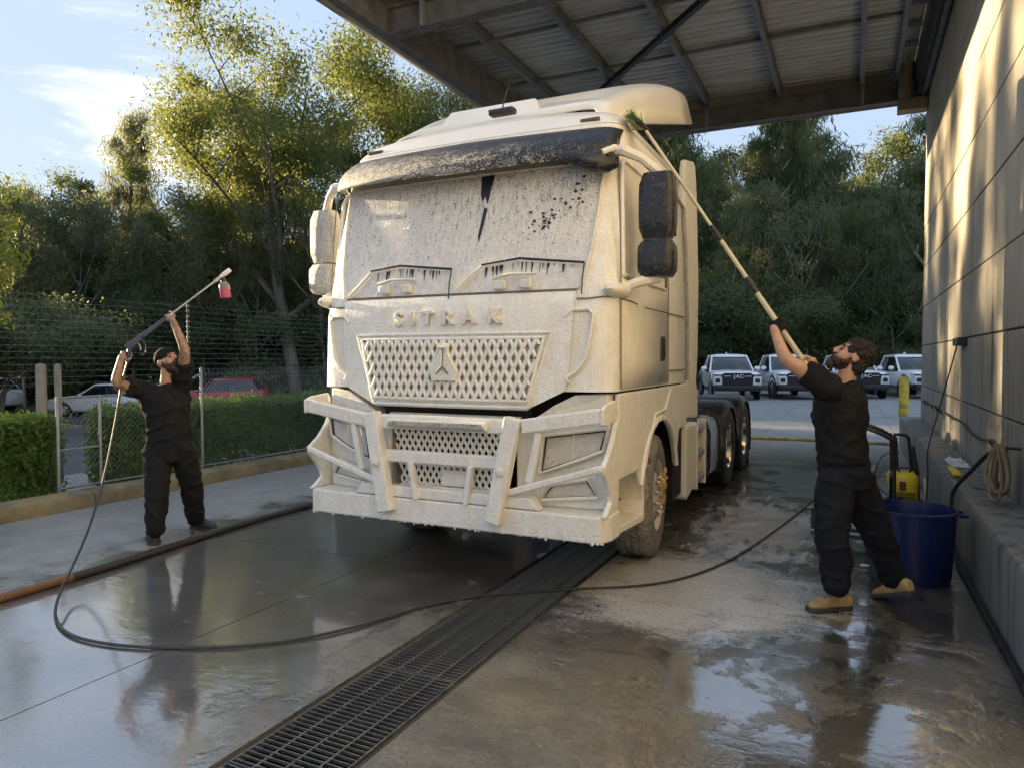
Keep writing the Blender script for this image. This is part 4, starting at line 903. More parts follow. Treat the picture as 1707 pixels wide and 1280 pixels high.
# roof kit: marker lamps, hatch, aerial, air deflector
for a, z in ((.93, 3.31), (-.93, 3.31)):
    p_ = S(a, z, .0); MB().box(p_.x - .075, p_.x + .075, p_.y - .018, p_.y + .01, z - .016, z + .016).build('roof_marker', M['lamp'], tk, bevel=.012)
mb = MB(); mb.loft([[Vector((C + a, y, 3.56)) for a, y in ((-.62, 5.25), (.36, 5.25), (.36, 6.0), (-.62, 6.0))], [Vector((C + a, y, 3.76)) for a, y in ((-.55, 5.38), (.26, 5.38), (.26, 5.95), (-.55, 5.95))]]); mb.build('roof_hatch', M['paint'], tk, smooth=0, bevel=.03, seg=3)
p_ = AY(836, 190, 5.03); ant = MB().box(p_.x - .11, p_.x + .11, 5.0, 5.09, 3.53, 3.578).build('aerial_base', M['speck'], tk, bevel=.015)
MB().tube([(p_.x, 5.05, 3.57), (p_.x + .0, 5.06, 3.62), (p_.x + .045, 5.12, 3.86)], [.007, .005, .002], 6).build('aerial', M['black_plastic'], ant)
mb = MB(); rr_ = []
for i in range(9):
    t_ = i / 8; y = 5.12 + 1.85 * t_; h_ = .92 + .27 * t_ ** .8; zt = 3.50 + .72 * (1 - (1 - t_) ** 1.55); zl = 3.40 + .47 * max(0, t_ - .12) / .88; r_ = []
    for k_ in range(49):
        a = math.pi * k_ / 48; cx_ = math.copysign(abs(math.cos(a)) ** .22, math.cos(a)); sz_ = math.sin(a) ** .20
        r_.append(Vector((C + h_ * cx_ * (1 - .07 * sz_), y - .10 * (1 - sz_) * (1 - t_), zl + (zt - zl) * sz_)))
    rr_.append(r_)
mb.loft(rr_, cap=False, closed=False); mb.build('air_deflector', M['paint'], tk, smooth=60, solid=.02, fixn=False)
mb = MB(); mb.box(C - 1.0, C + 1.0, 6.0, 6.66, 3.30, 3.50); mb.build('roof_rear', M['paint'], tk, smooth=0, bevel=.06, seg=3)
# running gear
def wheel(x, y, s_, turn=0.0, front=False, dual=False):
    w_ = bpy.data.objects.new('wheel', None); col.objects.link(w_); w_.parent = tk; w_.location = Vector((x, y, .50)) - tk.location; w_.rotation_euler = (0, 0, turn)
    def L(mb_, nm, m_, **k): o = mb_.build(nm, m_, None, **k); o.parent = w_; return o
    wd = .30
    prof = [(.29, -wd * .5), (.33, -wd * .5), (.42, -wd * .53), (.475, -wd * .47), (.498, -wd * .38), (.50, -wd * .2), (.489, -wd * .19), (.489, -wd * .16), (.50, -wd * .15), (.50, -wd * .02), (.489, -wd * .01), (.489, wd * .02), (.50, wd * .03), (.50, wd * .15), (.489, wd * .16), (.489, wd * .19), (.50, wd * .2), (.498, wd * .38), (.475, wd * .47), (.42, wd * .53), (.33, wd * .5), (.29, wd * .5)]
    L(MB().lathe(prof, (0, 0, 0), (s_, 0, 0), 48), 'tyre', M['tyre_foam'] if front else M['tyre'])
    if dual: L(MB().lathe(prof, (-s_ * .34, 0, 0), (s_, 0, 0), 32), 'inner_tyre', M['tyre'])
    if front: rp = [(.30, -.14), (.30, .135), (.288, .15), (.272, .14), (.262, .10), (.245, .085), (.17, .13), (.14, .14), (.0, .14)]
    else: rp = [(.30, -.14), (.30, .13), (.285, .14), (.27, .12), (.26, -.03), (.23, -.075), (.15, -.06), (.11, .10), (.09, .115), (0, .115)]
    m_ = M['rim'] if front else M['chrome']
    rm = L(MB().lathe(rp, (0, 0, 0), (s_, 0, 0), 40), 'rim', m_)
    hole = None
    for k_ in range(10):
        a = 2 * math.pi * k_ / 10; r0 = .205; h0 = .112 if front else -.064
        mb_ = MB(); mb_.lathe([(0, 0), (.026, 0), (.031, -.004)], (s_ * (h0 + .006), r0 * math.cos(a), r0 * math.sin(a)), (s_, 0, 0), 10); o = mb_.build('hand_hole', M['black_void'], None); o.parent = rm
        b_ = a + .31; mb_ = MB(); mb_.lathe([(.016, 0), (.016, .03), (.01, .045), (0, .045)], (s_ * (.13 if front else -.058), .145 * math.cos(b_), .145 * math.sin(b_)), (s_, 0, 0), 6); o = mb_.build('wheel_nut', M['steel'], None, smooth=0); o.parent = rm
    if front:
        mb_ = MB(); q_ = random.Random(3)
        for k_ in range(30):
            a = q_.uniform(-1.5, 1.5); r_ = abs(q_.gauss(.15, .04)); mb_.ball((s_ * (.14 + q_.uniform(0, .05)), r_ * math.cos(a), r_ * math.sin(a)), (.018, q_.uniform(.012, .03), q_.uniform(.012, .03)), 6)
        o = mb_.build('hub_suds', M['gold'], None); o.parent = rm; o['kind'] = 'stuff'
    return w_
for s_ in (-1, 1):
    wheel(C + s_ * 1.055, 5.74, s_, R(6), True)
    wheel(C + s_ * 1.06, 9.45, s_, dual=True); wheel(C + s_ * 1.06, 10.85, s_, dual=True)
    for wy in (9.45, 10.85):
        mb = MB(); ar = [(wy + .60 * math.cos(a), .50 + .62 * math.sin(a)) for a in [R(198 - 18 * i) for i in range(13)]]; th = .03
        if wy < 10: ar = ar[:-1]
        o1 = [Vector((0, y, min(z, 1.10 + .02 * math.sin(y * 9)))) for y, z in ar]
        rr_ = []
        for y, z in [(p_.y, p_.z) for p_ in o1]:
            rr_.append([Vector((C + s_ * a, y, z + dz)) for a, dz in ((.62, -.0), (1.14, .0), (1.20, -.02), (1.225, -.06), (1.225, -.10), (1.195, -.07), (1.13, -.03), (.62, -.03))])
        mb.loft(rr_); mg = mb.build('mudguard', M['mudflap'], tk, smooth=50)
        MB().box(C + s_ * .66, C + s_ * 1.2, ar[-1][0] - .0, ar[-1][0] + .02, ar[-1][1] - (.42 if wy > 10 else .1), ar[-1][1]).build('mud_flap', M['black_rubber'], mg, smooth=0)
for s_ in (-1, 1): MB().box(C + s_ * .38, C + s_ * .46, 5.0, 12.0, .78, 1.02).build('chassis_rail', M['dark_steel'], tk, smooth=0)
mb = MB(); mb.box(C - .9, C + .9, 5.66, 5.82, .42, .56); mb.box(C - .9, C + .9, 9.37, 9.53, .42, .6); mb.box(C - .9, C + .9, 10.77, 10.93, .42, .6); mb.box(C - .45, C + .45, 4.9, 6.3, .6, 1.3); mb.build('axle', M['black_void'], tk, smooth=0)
mb = MB(); mb.lathe([(.0, 1.18), (.48, 1.18), (.5, 1.15), (.5, 1.08), (.2, 1.03)], (C, 10.1, 0), n=28); mb.build('fifth_wheel', M['dark_steel'], tk)
MB().box(C - .38, C + .38, 7.35, 8.6, 1.02, 1.1).build('catwalk', M['alu'], tk, smooth=0)
# side boxes: white battery cover, step unit, alloy tank
for s_ in (1, -1):
    X0, X1 = C + s_ * .6, C + s_ * 1.225
    mb = MB(); mb.prism([(6.76, .99), (6.74, .30), (6.80, .265), (7.22, .36), (7.26, .98)], 'x', X0, X1); mb.build('side_cover', M['foam_thin'], tk, smooth=0, bevel=.03, seg=3)
    mb = MB(); mb.box(X0, X1 - s_ * .09, 7.29, 7.74, .30, .97); su = mb.build('step_unit', M['dark_steel'], tk, smooth=0)
    for z in (.36, .62, .88): MB().box(X1 - s_ * .10, X1 - s_ * .005, 7.32, 7.71, z, z + .05).build('rung', M['alu'], su, smooth=0, bevel=.008)
    for y in (7.28, 7.71): MB().box(X1 - s_ * .10, X1, y, y + .035, .29, .98).build('step_frame', M['foam_thin'], su, smooth=0, bevel=.008)
    sec = [(.62, .36), (.75, .27), (1.10, .27), (1.195, .33), (1.215, .45), (1.215, .80), (1.18, .92), (1.08, .96), (.62, .96)]
    mb = MB(); mb.loft([[Vector((C + s_ * a, y, z)) for a, z in sec] for y in (7.79, 8.72)]); ft = mb.build('fuel_tank', M['alu'], tk, smooth=30, bevel=.012)
    for y in (7.92, 8.58):
        mb = MB(); mb.tube([(C + s_ * (.915 + (a - .915) * 1.03), y, .61 + (z - .61) * 1.03) for a, z in sec], .018, 4); mb.build('tank_strap', M['dark_steel'], ft)
    MB().lathe([(.05, 0), (.05, .03), (.0, .035)], (C + s_ * 1.0, 8.25, .955), n=14).build('tank_cap', M['black_plastic'], ft)
MB().box(C - 1.0, C + 1.0, 11.9, 12.0, .68, .95).build('rear_crossmember', M['dark_steel'], tk, smooth=0)
# ---------------------------------------------------------------- people
from mathutils import noise as mnoise
FWv, RTv, Zv = Vector(_FW), Vector(_RT), Vector((0, 0, 1))
def skin_mat(name, c, tattoo=0.0):
    m = bpy.data.materials.new(name); m.use_nodes = True; n = NT(m.node_tree); b = n.n['Principled BSDF']
    p = n.obj(); f = n.noise(p, 22, 4, .6); cc = n.mix(n.ramp(f, .35, .7), c, tuple(x * y for x, y in zip(c, (.82, .72, .66))))
    if tattoo:
        t = n.noise(p, 34, 3, .6, 1.8); k = n.ramp(n.math('ABSOLUTE', n.math('SUBTRACT', t, .5)), .03, .07, tattoo, 0.0)
        k = n.math('MAXIMUM', k, n.ramp(n.noise(p, 14, 2), .58, .66, 0, tattoo)); cc = n.mix(k, cc, (.07, .075, .06))
    n.set(b.inputs['Base Color'], cc); b.inputs['Roughness'].default_value = .45; b.inputs['Subsurface Weight'].default_value = .12; b.inputs['Subsurface Radius'].default_value = (.02, .008, .004); b.inputs['Subsurface Scale'].default_value = .5
    return m
M['skin'] = skin_mat('skin', (.56, .33, .22)); M['tattoo'] = skin_mat('tattooed_skin', (.50, .29, .18), .75)
M['black_cloth'] = mat('black_cloth', (.009, .009, .010), .85, var=.3, vs=6, bump=.004, bs=30, spec=.3)
M['navy_cloth'] = mat('navy_cloth', (.008, .010, .016), .85, var=.3, vs=6, bump=.004, bs=30, spec=.3)
M['hair'] = mat('dark_hair', (.028, .018, .012), .6, var=.5, vs=30, bump=.02, bs=70)
M['beard'] = mat('beard', (.06, .032, .018), .7, var=.5, vs=30, bump=.012, bs=90)
M['boot'] = mat('tan_suede', (.52, .36, .17), .8, var=.35, vs=9, bump=.004, bs=60)
M['sole'] = mat('rubber_sole', (.05, .045, .04), .7)
M['shoe'] = mat('dark_shoe', (.03, .03, .032), .6, bump=.003, bs=70)
M['eye'] = mat('eye', (.10, .08, .07), .15)
def ell(c, w, d, face, k=20, tilt=None):
    """an elliptical ring: half-width w across, half-depth d along the facing direction"""
    f = Vector(face); f = Vector((f.x, f.y, 0)).normalized(); s_ = f.cross(Zv)
    return [Vector(c) + s_ * w * math.cos(2 * math.pi * i / k) + f * d * math.sin(2 * math.pi * i / k) for i in range(k)]
def fuse(mb, name, m, parent, voxel, smooth=4, wrinkle=0.0, wscale=9.0, post=None):
    me = bpy.data.meshes.new(name); me.from_pydata(mb.v, [], mb.f); o = bpy.data.objects.new(name, me); col.objects.link(o)
    md = o.modifiers.new('r', 'REMESH'); md.mode = 'VOXEL'; md.voxel_size = voxel
    if smooth: md = o.modifiers.new('s', 'SMOOTH'); md.factor = .5; md.iterations = smooth
    bpy.context.view_layer.update()
    me2 = bpy.data.meshes.new_from_object(o.evaluated_get(bpy.context.evaluated_depsgraph_get())); bpy.data.objects.remove(o)
    off = origin_of(parent)
    if wrinkle:
        nrm = [v.normal.copy() for v in me2.vertices]
        for v, nn in zip(me2.vertices, nrm):
            c = v.co; a = mnoise.fractal(Vector((c.x * wscale, c.y * wscale, c.z * wscale * .55)), .8, 2.1, 3); r_ = 1 - abs(mnoise.noise(Vector((c.x * wscale * .7 + 5, c.y * wscale * .7, c.z * wscale * 1.1)))) * 2
            v.co = c + nn * wrinkle * (a * .7 + max(0, r_ - .5) * 1.3)
    me2.transform(Matrix.Translation(-off)); me2.name = name
    for q in (m if isinstance(m, (list, tuple)) else [m]): me2.materials.append(q)
    me2.polygons.foreach_set('use_smooth', [True] * len(me2.polygons))
    if post: post(me2, off)
    o = bpy.data.objects.new(name, me2); col.objects.link(o); o.parent = parent; return o
def limb(mb, pts, rs, k=12):
    """rounded limb through joints with interpolated radii"""
    P_ = []; Rr = []
    for i in range(len(pts) - 1):
        for j in range(6): t = j / 6; P_.append(Vector(pts[i]).lerp(Vector(pts[i + 1]), t)); Rr.append(rs[i] + (rs[i + 1] - rs[i]) * t)
    P_.append(Vector(pts[-1])); Rr.append(rs[-1])
    for _ in range(2):                                              # soften the joints
        Q = [P_[0]] + [(P_[i - 1] + P_[i] * 2 + P_[i + 1]) / 4 for i in range(1, len(P_) - 1)] + [P_[-1]]; P_ = Q
    mb.tube(P_, Rr, k); mb.ball(P_[0], Rr[0] * .98, 10); mb.ball(P_[-1], Rr[-1] * .98, 10)
def grip(mb, c, axis, side, g=0.0, rp=.016):
    """a hand closed round a pole: c on the pole, axis along it, side from pole to palm"""
    a = Vector(axis).normalized(); s_ = Vector(side); s_ = (s_ - a * s_.dot(a)).normalized(); t = a.cross(s_); c = Vector(c); R_ = rp + .010 + g
    for i, L in enumerate((.80, 1.0, .95, .75)):
        b = c + a * (i - 1.5) * .0205; pts = []
        for j in range(7):
            th = -.35 + (3.7 * L) * j / 6; pts.append(b + s_ * R_ * math.cos(th) + t * R_ * math.sin(th))
        mb.tube(pts, [.0105 + g * .6] * 2 + [.0098 + g * .6] * 3 + [.009 + g * .6, .0075 + g * .6], 8)
    pts = [c + a * .034 + s_ * (R_ + .012) - t * .012, c + a * .042 + s_ * R_ * .55 - t * (R_ + .002), c + a * .030 - s_ * R_ * .55 - t * R_ * .85]
    mb.tube(pts, [.014 + g, .0115 + g, .009 + g], 8)
    rr_ = []
    for u, w_ in ((-.045, .018), (-.034, .024), (-.012, .026), (.015, .026), (.034, .022), (.042, .015)):
        rr_.append([c + a * u + s_ * (R_ + .012) + (s_ * math.cos(q) * (.015 + g) + t * math.sin(q) * (w_ + g)) - t * .008 for q in [2 * math.pi * k / 12 for k in range(12)]])
    mb.loft(rr_)
    return c + s_ * (R_ + .03) - t * .01
def head_parts(c, fwd, roll_up=Zv):
    """matrix for a head whose origin is under the chin line; +x face, +z crown"""
    f = Vector(fwd).normalized(); l = Vector(roll_up).cross(f).normalized(); u = f.cross(l)
    return Matrix(((f.x, l.x, u.x, c[0]), (f.y, l.y, u.y, c[1]), (f.z, l.z, u.z, c[2]), (0, 0, 0, 1)))
def add_head(mb, Mx):
    h = MB()
    h.ball((-.012, 0, .142), (.100, .078, .092), 18); h.ball((.030, 0, .120), (.062, .064, .075), 14); h.ball((.032, 0, .055), (.058, .055, .052), 14)
    h.ball((.078, 0, .022), (.022, .026, .022), 10); h.ball((.076, 0, .153), (.020, .052, .013), 10); h.ball((.058, .036, .088), (.03, .026, .03), 10); h.ball((.058, -.036, .088), (.03, .026, .03), 10)
    h.tube([(.090, 0, .142), (.104, 0, .118), (.116, 0, .098)], [.008, .011, .014], 8); h.ball((.106, 0, .094), (.014, .018, .010), 8)
    h.ball((.092, 0, .062), (.012, .024, .007), 8); h.ball((.089, 0, .050), (.012, .022, .008), 8)
    for s_ in (-1, 1): h.ball((-.012, s_ * .079, .108), (.024, .010, .034), 10)
    h.xf(Mx); mb.v, o = mb.v + h.v, len(mb.v); mb.f += [tuple(i + o for i in q) for q in h.f]; mb.m += h.m
def eyes(Mx, body):
    for s_ in (-1, 1):
        mb = MB(); mb.ball((.079, s_ * .033, .126), .0125, 10); mb.xf(Mx); mb.build('eye', M['eye'], body)
        mb = MB(); mb.tube([(.088, s_ * .016, .150), (.089, s_ * .036, .155), (.074, s_ * .054, .148)], [.005, .006, .003], 6); mb.xf(Mx); mb.build('eyebrow', M['beard'], body)
def beard(Mx, body, full):
    mb = MB(); mb.ball((.036, 0, .046), (.066, .064, .056 if full else .040), 16); mb.ball((.082, 0, .012 - .014 * full), (.030, .036, .034 + .014 * full), 10)
    for s_ in (-1, 1): mb.tube([(.0, s_ * .071, .105), (.01, s_ * .068, .07), (.04, s_ * .058, .045)], [.010, .016, .018], 8)
    mb.tube([(.092, -.028, .052), (.1015, -.012, .070), (.103, 0, .073), (.1015, .012, .070), (.092, .028, .052)], .0065, 6)
    mb.xf(Mx); fuse(mb, 'beard', M['beard'], body, .005, 2, .004, 60)
def shoe(name, heel, toe, m, parent, high, up=Zv, L=.29, w_=.050):
    heel = Vector(heel); toe = Vector(toe); f = (toe - heel).normalized(); u = Vector(up); u = (u - f * u.dot(f)).normalized(); s_ = f.cross(u); mb = MB(); rr_ = []
    for t, hh, ww in ((0, .075, .030), (.03, .085, .036), (.10, .088, .039), (.17, .075, .043), (.21, .058, .047), (.25, .048, .046), (.28, .038, .034), (.295, .022, .018)):
        rr_.append([heel + f * (t / .295 * L - .02) + s_ * ww * (w_ / .047) * math.copysign(abs(math.cos(a)) ** .7, math.cos(a)) + u * (.018 + hh * .5 + hh * .5 * math.copysign(abs(math.sin(a)) ** .7, math.sin(a))) for a in [2 * math.pi * k / 16 for k in range(16)]])
    mb.loft(rr_); ank = heel + f * .055 + u * .06
    mb.tube([ank, ank + u * high * .5, ank + u * high], [.047, .048, .053], 14)
    sh = fuse(mb, name, m, parent, .007, 3, .003, 25)
    mb = MB(); out = []
    for t, ww in ((-.025, .030), (0, .043), (.08, .044), (.15, .047), (.21, .052), (.26, .048), (.285, .032), (.295, .016)): out.append((t / .295 * L, ww * (w_ / .047)))
    rg = [heel + f * t + s_ * ww for t, ww in out] + [heel + f * t - s_ * ww for t, ww in out[::-1]]
    mb.loft([[p_ + u * .003 for p_ in rg], [p_ + u * .026 for p_ in rg]]); mb.build('sole', M['sole'], sh, bevel=.004)
    for k in range(4):
        b = heel + f * (.11 + k * .026) + u * (.113 - k * .015); MB().tube([b - s_ * .026, b + u * .004, b + s_ * .026], .0032, 5).build('lace', M['sole'], sh)
    return sh
def person(label, pose):
    q = pose; base = q['base']; t = thing('person', label, 'person', base, 'men washing the truck')
    Mx = head_parts(q['head'], q['look'], q.get('crown', Zv))
    # one continuous body: head, neck, torso, arms with hands, legs
    mb = MB(); add_head(mb, Mx); nb = Vector(q['neck']); limb(mb, [nb - Zv * .03, nb.lerp(Mx @ Vector((-.02, 0, .06)), .5), Mx @ Vector((-.02, 0, .08))], [.064, .057, .056])
    mb.loft([ell(c, w_ - .02, d_ - .02, fc) for c, w_, d_, fc in q['torso']])
    hands = {}
    for k in ('L', 'R'):
        a = q['arm' + k]; gr = q['grip' + k]; wr = grip(mb, gr[0], gr[1], gr[2]); hands[k] = wr
        limb(mb, [a[0], a[1], wr.lerp(a[1], .22), wr], [.058, .044, .030, .026], 14)
    for k in ('L', 'R'): limb(mb, q['leg' + k], [.075, .055, .038])
    segs = [(Vector(q['arm' + k][0]), Vector(q['arm' + k][1])) for k in 'LR'] + [(Vector(q['arm' + k][1]), hands[k]) for k in 'LR']
    def post(me, off):
        if not q.get('tattoo'): return
        for p_ in me.polygons:
            c = p_.center + off
            for A, B in segs:
                d = B - A; u = max(0, min(.93, (c - A).dot(d) / d.length_squared))
                if (A + d * u - c).length < .075: p_.material_index = 1; break
    body = fuse(mb, 'body', [M['skin'], M['tattoo']], t, .0065, 3, post=post)
    eyes(Mx, body); beard(Mx, body, q['full_beard'])
    # shirt
    mb = MB(); mb.loft([ell(c, w_, d_, fc) for c, w_, d_, fc in q['torso']])
    for k in ('L', 'R'):
        a = q['arm' + k]; A = Vector(a[0]); d = Vector(a[1]) - A; e = A + d * q.get('sleeve', .62); mb.tube([A - d * .15, A + d * .2, e], [.085, .083, .078], 14); mb.ball(A - d * .1, .088, 12)
    mb.tube([nb - Zv * .06, nb + Zv * .005], [.10, .073], 16)
    fuse(mb, 't_shirt', q['shirt'], t, .0085, 4, .020, 8)
    # trousers
    mb = MB(); mb.loft([ell(c, w_, d_, fc) for c, w_, d_, fc in q['hips']])
    for k in ('L', 'R'):
        L_ = [Vector(p_) for p_ in q['leg' + k]]; limb(mb, L_, q.get('legr', [.112, .092, .074]), 16)
    fuse(mb, 'trousers', q['pants'], t, .009, 3, .016, 8)
    for k in ('L', 'R'): shoe(q['shoe_name'], *q['foot' + k], q['shoe'], t, q['boot_high'])
    return t, Mx, body
# --- the man on the left with the foam lance
f1 = (RTv * .55 - FWv * .83)
dL = {213: 6.20, 278: 6.33, 384: 6.56}
gun_a = P(214, 578, 6.20); gun_b = P(384, 450, 6.56); ax = (gun_b - gun_a).normalized()
hL = gun_a.lerp(gun_b, .385); hRp = P(214, 592, 6.20)
lm = dict(base=G(290, 893), head=P(287, 622, 6.36), look=RTv * .82 - FWv * .35 + Zv * .40, crown=Zv - RTv * .12, neck=P(278, 640, 6.40), full_beard=1, tattoo=True, shirt=M['black_cloth'], pants=M['black_cloth'],
          torso=[(P(283, 738, 6.42), .19, .13, f1), (P(282, 715, 6.42), .182, .13, f1), (P(278, 690, 6.42), .19, .13, f1), (P(275, 665, 6.42), .215, .135, f1), (P(274, 650, 6.42), .205, .125, f1), (P(276, 640, 6.42), .13, .10, f1)],
          hips=[(P(284, 768, 6.42), .165, .13, f1), (P(283, 750, 6.42), .19, .14, f1), (P(282, 732, 6.42), .18, .13, f1)],
          armR=[P(240, 650, 6.38), P(192, 640, 6.12)], armL=[P(303, 636, 6.44), P(309, 584, 6.28)],
          gripR=(hRp, ax * .25 + Zv * -.9, -RTv * .75 - FWv * .55), gripL=(hL, ax, -Zv * .75 + RTv * .3 - FWv * .45),
          legR=[P(264, 748, 6.40), P(262, 815, 6.26), P(258, 880, 6.19)], legL=[P(303, 748, 6.44), P(318, 802, 6.52), P(326, 862, 6.68)],
          footR=(G(251, 897), G(251, 897) + (-FWv * .8 + RTv * .55).normalized() * .29), footL=(G(323, 880), G(323, 880) + (RTv * .9 - FWv * .35).normalized() * .29), legr=[.118, .098, .080], shoe=M['shoe'], shoe_name='shoe', boot_high=.02)
for k in ('footR', 'footL'):
    a, b_ = lm[k]; lm[k] = (Vector((a.x, a.y, 0)), Vector((b_.x, b_.y, 0)))
man1, Mx1, body1 = person('man in black clothes and cap aiming a foam lance at the truck', lm)
mb = MB(); mb.ball((-.014, 0, .158), (.106, .085, .090), 18)
mbx = MB(); mbx.v, mbx.f, mbx.m = mb.v, mb.f, mb.m
keep = [f_ for f_ in mb.f if sum(mb.v[i][2] for i in f_) / len(f_) > .138 + .25 * sum(max(0, -mb.v[i][0]) * -.25 for i in f_) / len(f_)]; mb.f = keep; mb.m = [0] * len(keep)
mb.xf(Mx1); cap = mb.build('cap', M['black_cloth'], man1, solid=.006)
mb = MB(); vs_ = [(-.10 - .055 * math.cos(a), .075 * math.sin(a), .128 - .01 * math.cos(a)) for a in [R(-90 + 15 * i) for i in range(13)]]; mb.add([Mx1 @ Vector(p_) for p_ in vs_], [tuple(range(13))]); mb.build('cap_brim', M['black_cloth'], cap, solid=.006)
# --- the man on the right with the telescopic brush
f2 = (-RTv * .93 + FWv * .35)
br = Vector((-1.36, 4.86, 3.10)); br = P(1070, 208, 5.02); h2 = P(1299, 543, 4.60); pax = (h2 - br).normalized(); pend = P(1347, 610, 4.62)
pend = h2 + pax * .34; hR2 = h2 + pax * .30
rm_ = dict(base=G(1440, 1005), head=P(1402, 621, 4.55), look=-RTv * .74 + FWv * .25 + Zv * .52, crown=Zv + RTv * .45, neck=P(1408, 641, 4.56), full_beard=0, shirt=M['black_cloth'], pants=M['navy_cloth'],
           torso=[(P(1404, 768, 4.56), .195, .150, f2), (P(1402, 735, 4.56), .19, .148, f2), (P(1400, 700, 4.56), .20, .155, f2), (P(1399, 668, 4.56), .21, .155, f2), (P(1402, 648, 4.56), .19, .13, f2), (P(1406, 637, 4.56), .12, .095, f2)],
           hips=[(P(1408, 812, 4.56), .165, .15, f2), (P(1407, 785, 4.56), .18, .155, f2), (P(1405, 755, 4.56), .17, .14, f2)],
           armL=[P(1374, 641, 4.40), P(1309, 600, 4.44)], armR=[P(1402, 650, 4.72), P(1388, 700, 4.86)],
           gripL=(h2, -pax, FWv * -.5 - RTv * .6 - Zv * .2), gripR=(hR2, -pax, RTv * .8 - Zv * .5),
           legL=[P(1394, 800, 4.50), P(1386, 885, 4.45), P(1396, 972, 4.48)], legR=[P(1424, 800, 4.62), P(1462, 890, 4.66), P(1488, 960, 4.70)],
           footL=(G(1408, 1012), G(1347, 1003)), footR=(P(1492, 978, 4.72), P(1497, 1010, 4.60)), legr=[.122, .100, .082], shoe=M['boot'], shoe_name='boot', boot_high=.06, sleeve=.50)
a = G(1412, 1014); rm_['footL'] = (Vector((a.x, a.y, 0)), Vector((a.x, a.y, 0)) + (-RTv * .95 - FWv * .18).normalized() * .29)
a = G(1490, 1004); hb = Vector((a.x, a.y, 0)); fdir = (-RTv * .35 + FWv * .75); toe = hb + fdir.normalized() * .12; heel = hb + fdir.normalized() * -.12 + Zv * .085
rm_['footR'] = (heel, toe)
man2, Mx2, body2 = person('man in black t-shirt, navy trousers and tan boots raising a brush pole', rm_)
mb = MB(); q = random.Random(12); mb.ball((-.022, 0, .158), (.100, .087, .088), 18); mb.ball((-.055, 0, .10), (.060, .076, .085), 14)
for i in range(90):
    a, e = q.uniform(0, 6.28), q.uniform(-.25, 1.4); x_, y_, z_ = -.022 + .098 * math.cos(a) * math.cos(e), .085 * math.sin(a) * math.cos(e), .155 + .088 * math.sin(e)
    if x_ > .045 and z_ < .19: continue
    mb.ball((x_, y_, z_), q.uniform(.012, .02), 8)
mb.xf(Mx2); fuse(mb, 'hair', M['hair'], man2, .006, 1, .007, 40)
mb = MB(); grip(mb, h2, -pax, FWv * -.5 - RTv * .6 - Zv * .2, .004); fuse(mb, 'glove', M['black_cloth'], man2, .005, 2)
# ---------------------------------------------------------------- things in their hands
M['pole'] = mat('pale_pole', (.70, .62, .42), .35, var=.2, vs=6); M['bristle'] = mat('green_bristle', (.45, .58, .22), .8, var=.5, vs=20, c2=(.62, .62, .42)); M['navy_plastic'] = mat('navy_plastic', (.03, .05, .11), .35)
bp = thing('brush_pole', 'long pale telescopic pole with green brush head touching the truck roof', 'brush', hb.lerp(hR2, 1) if False else pend)
T_ = lambda u: br + (pend - br) * u
for (u0, u1, r_, m_, nm) in ((.03, .44, .0115, 'pole', 'upper_tube'), (.44, .50, .019, 'black_plastic', 'clamp'), (.50, .65, .0145, 'pole', 'middle_tube'), (.65, .71, .022, 'black_plastic', 'clamp'), (.71, 1.0, .0175, 'pole', 'lower_tube')):
    MB().tube([T_(u0), T_(u1)], r_, 12).build(nm, M[m_], bp)
bx = br; side_ = pax.cross(Zv).normalized(); upv = side_.cross(pax)
hd_ = MB(); hd_.bar(bx - side_ * .115, bx + side_ * .115, .05, .03, upv); hb_ = hd_.build('brush_head', M['black_plastic'], bp, bevel=.01)
mb = MB(); q = random.Random(2)
for i in range(900):
    a = bx + side_ * q.uniform(-.11, .11) + upv * q.uniform(-.012, .012); d = (-pax * .75 + Vector((-1, .1, .1)) * .55 + Vector((q.gauss(0, .28), q.gauss(0, .28), q.gauss(0, .28)))).normalized(); e = a + d * q.uniform(.06, .12); s2 = d.cross(Zv).normalized() * .0035
    mb.add([a - s2, a + s2, e + s2 * 1.5, e - s2 * 1.5], [(0, 1, 2, 3)])
bo = mb.build('bristles', M['bristle'], hb_, fixn=False); bo['kind'] = 'stuff'
ln = thing('foam_lance', 'dark pressure washer gun and lance with a bottle of pink soap', 'spray gun', gun_a)
g_ = lambda u: gun_a.lerp(gun_b, u)
sd = ax.cross(Zv).normalized(); upg = sd.cross(ax)
mb = MB(); mb.bar(g_(-.02), g_(.12), .038, .06, upg, w2=.034, h2=.05); mb.bar(g_(.12), g_(.37), .034, .046, upg, w2=.026, h2=.032); gb = mb.build('gun_body', M['navy_plastic'], ln, smooth=0, bevel=.008, seg=3)
mb = MB(); mb.tube([g_(.01) - upg * .01, hRp, hRp + (hRp - g_(.01)) * .8], [.020, .019, .018], 10); mb.build('grip', M['navy_plastic'], ln)
gp = [g_(.11) - upg * .02, g_(.10) - upg * .085, g_(.065) - upg * .125, g_(.02) - upg * .125]; MB().tube(gp, .008, 8).build('trigger_guard', M['black_plastic'], ln)
MB().tube([g_(.07) - upg * .02, g_(.065) - upg * .06, g_(.045) - upg * .085], .006, 6).build('trigger', M['steel'], ln)
MB().tube([g_(.36), g_(.86)], .009, 10).build('lance_tube', M['steel'], ln)
MB().tube([g_(.84), g_(.90)], .017, 10).build('coupling', M['steel'], ln); M['white_plastic'] = mat('white_plastic', (.75, .75, .72), .35)
MB().tube([g_(.89), g_(.93), g_(.935), g_(1.0)], [.016, .018, .022, .020], 12).build('nozzle', M['white_plastic'], ln)
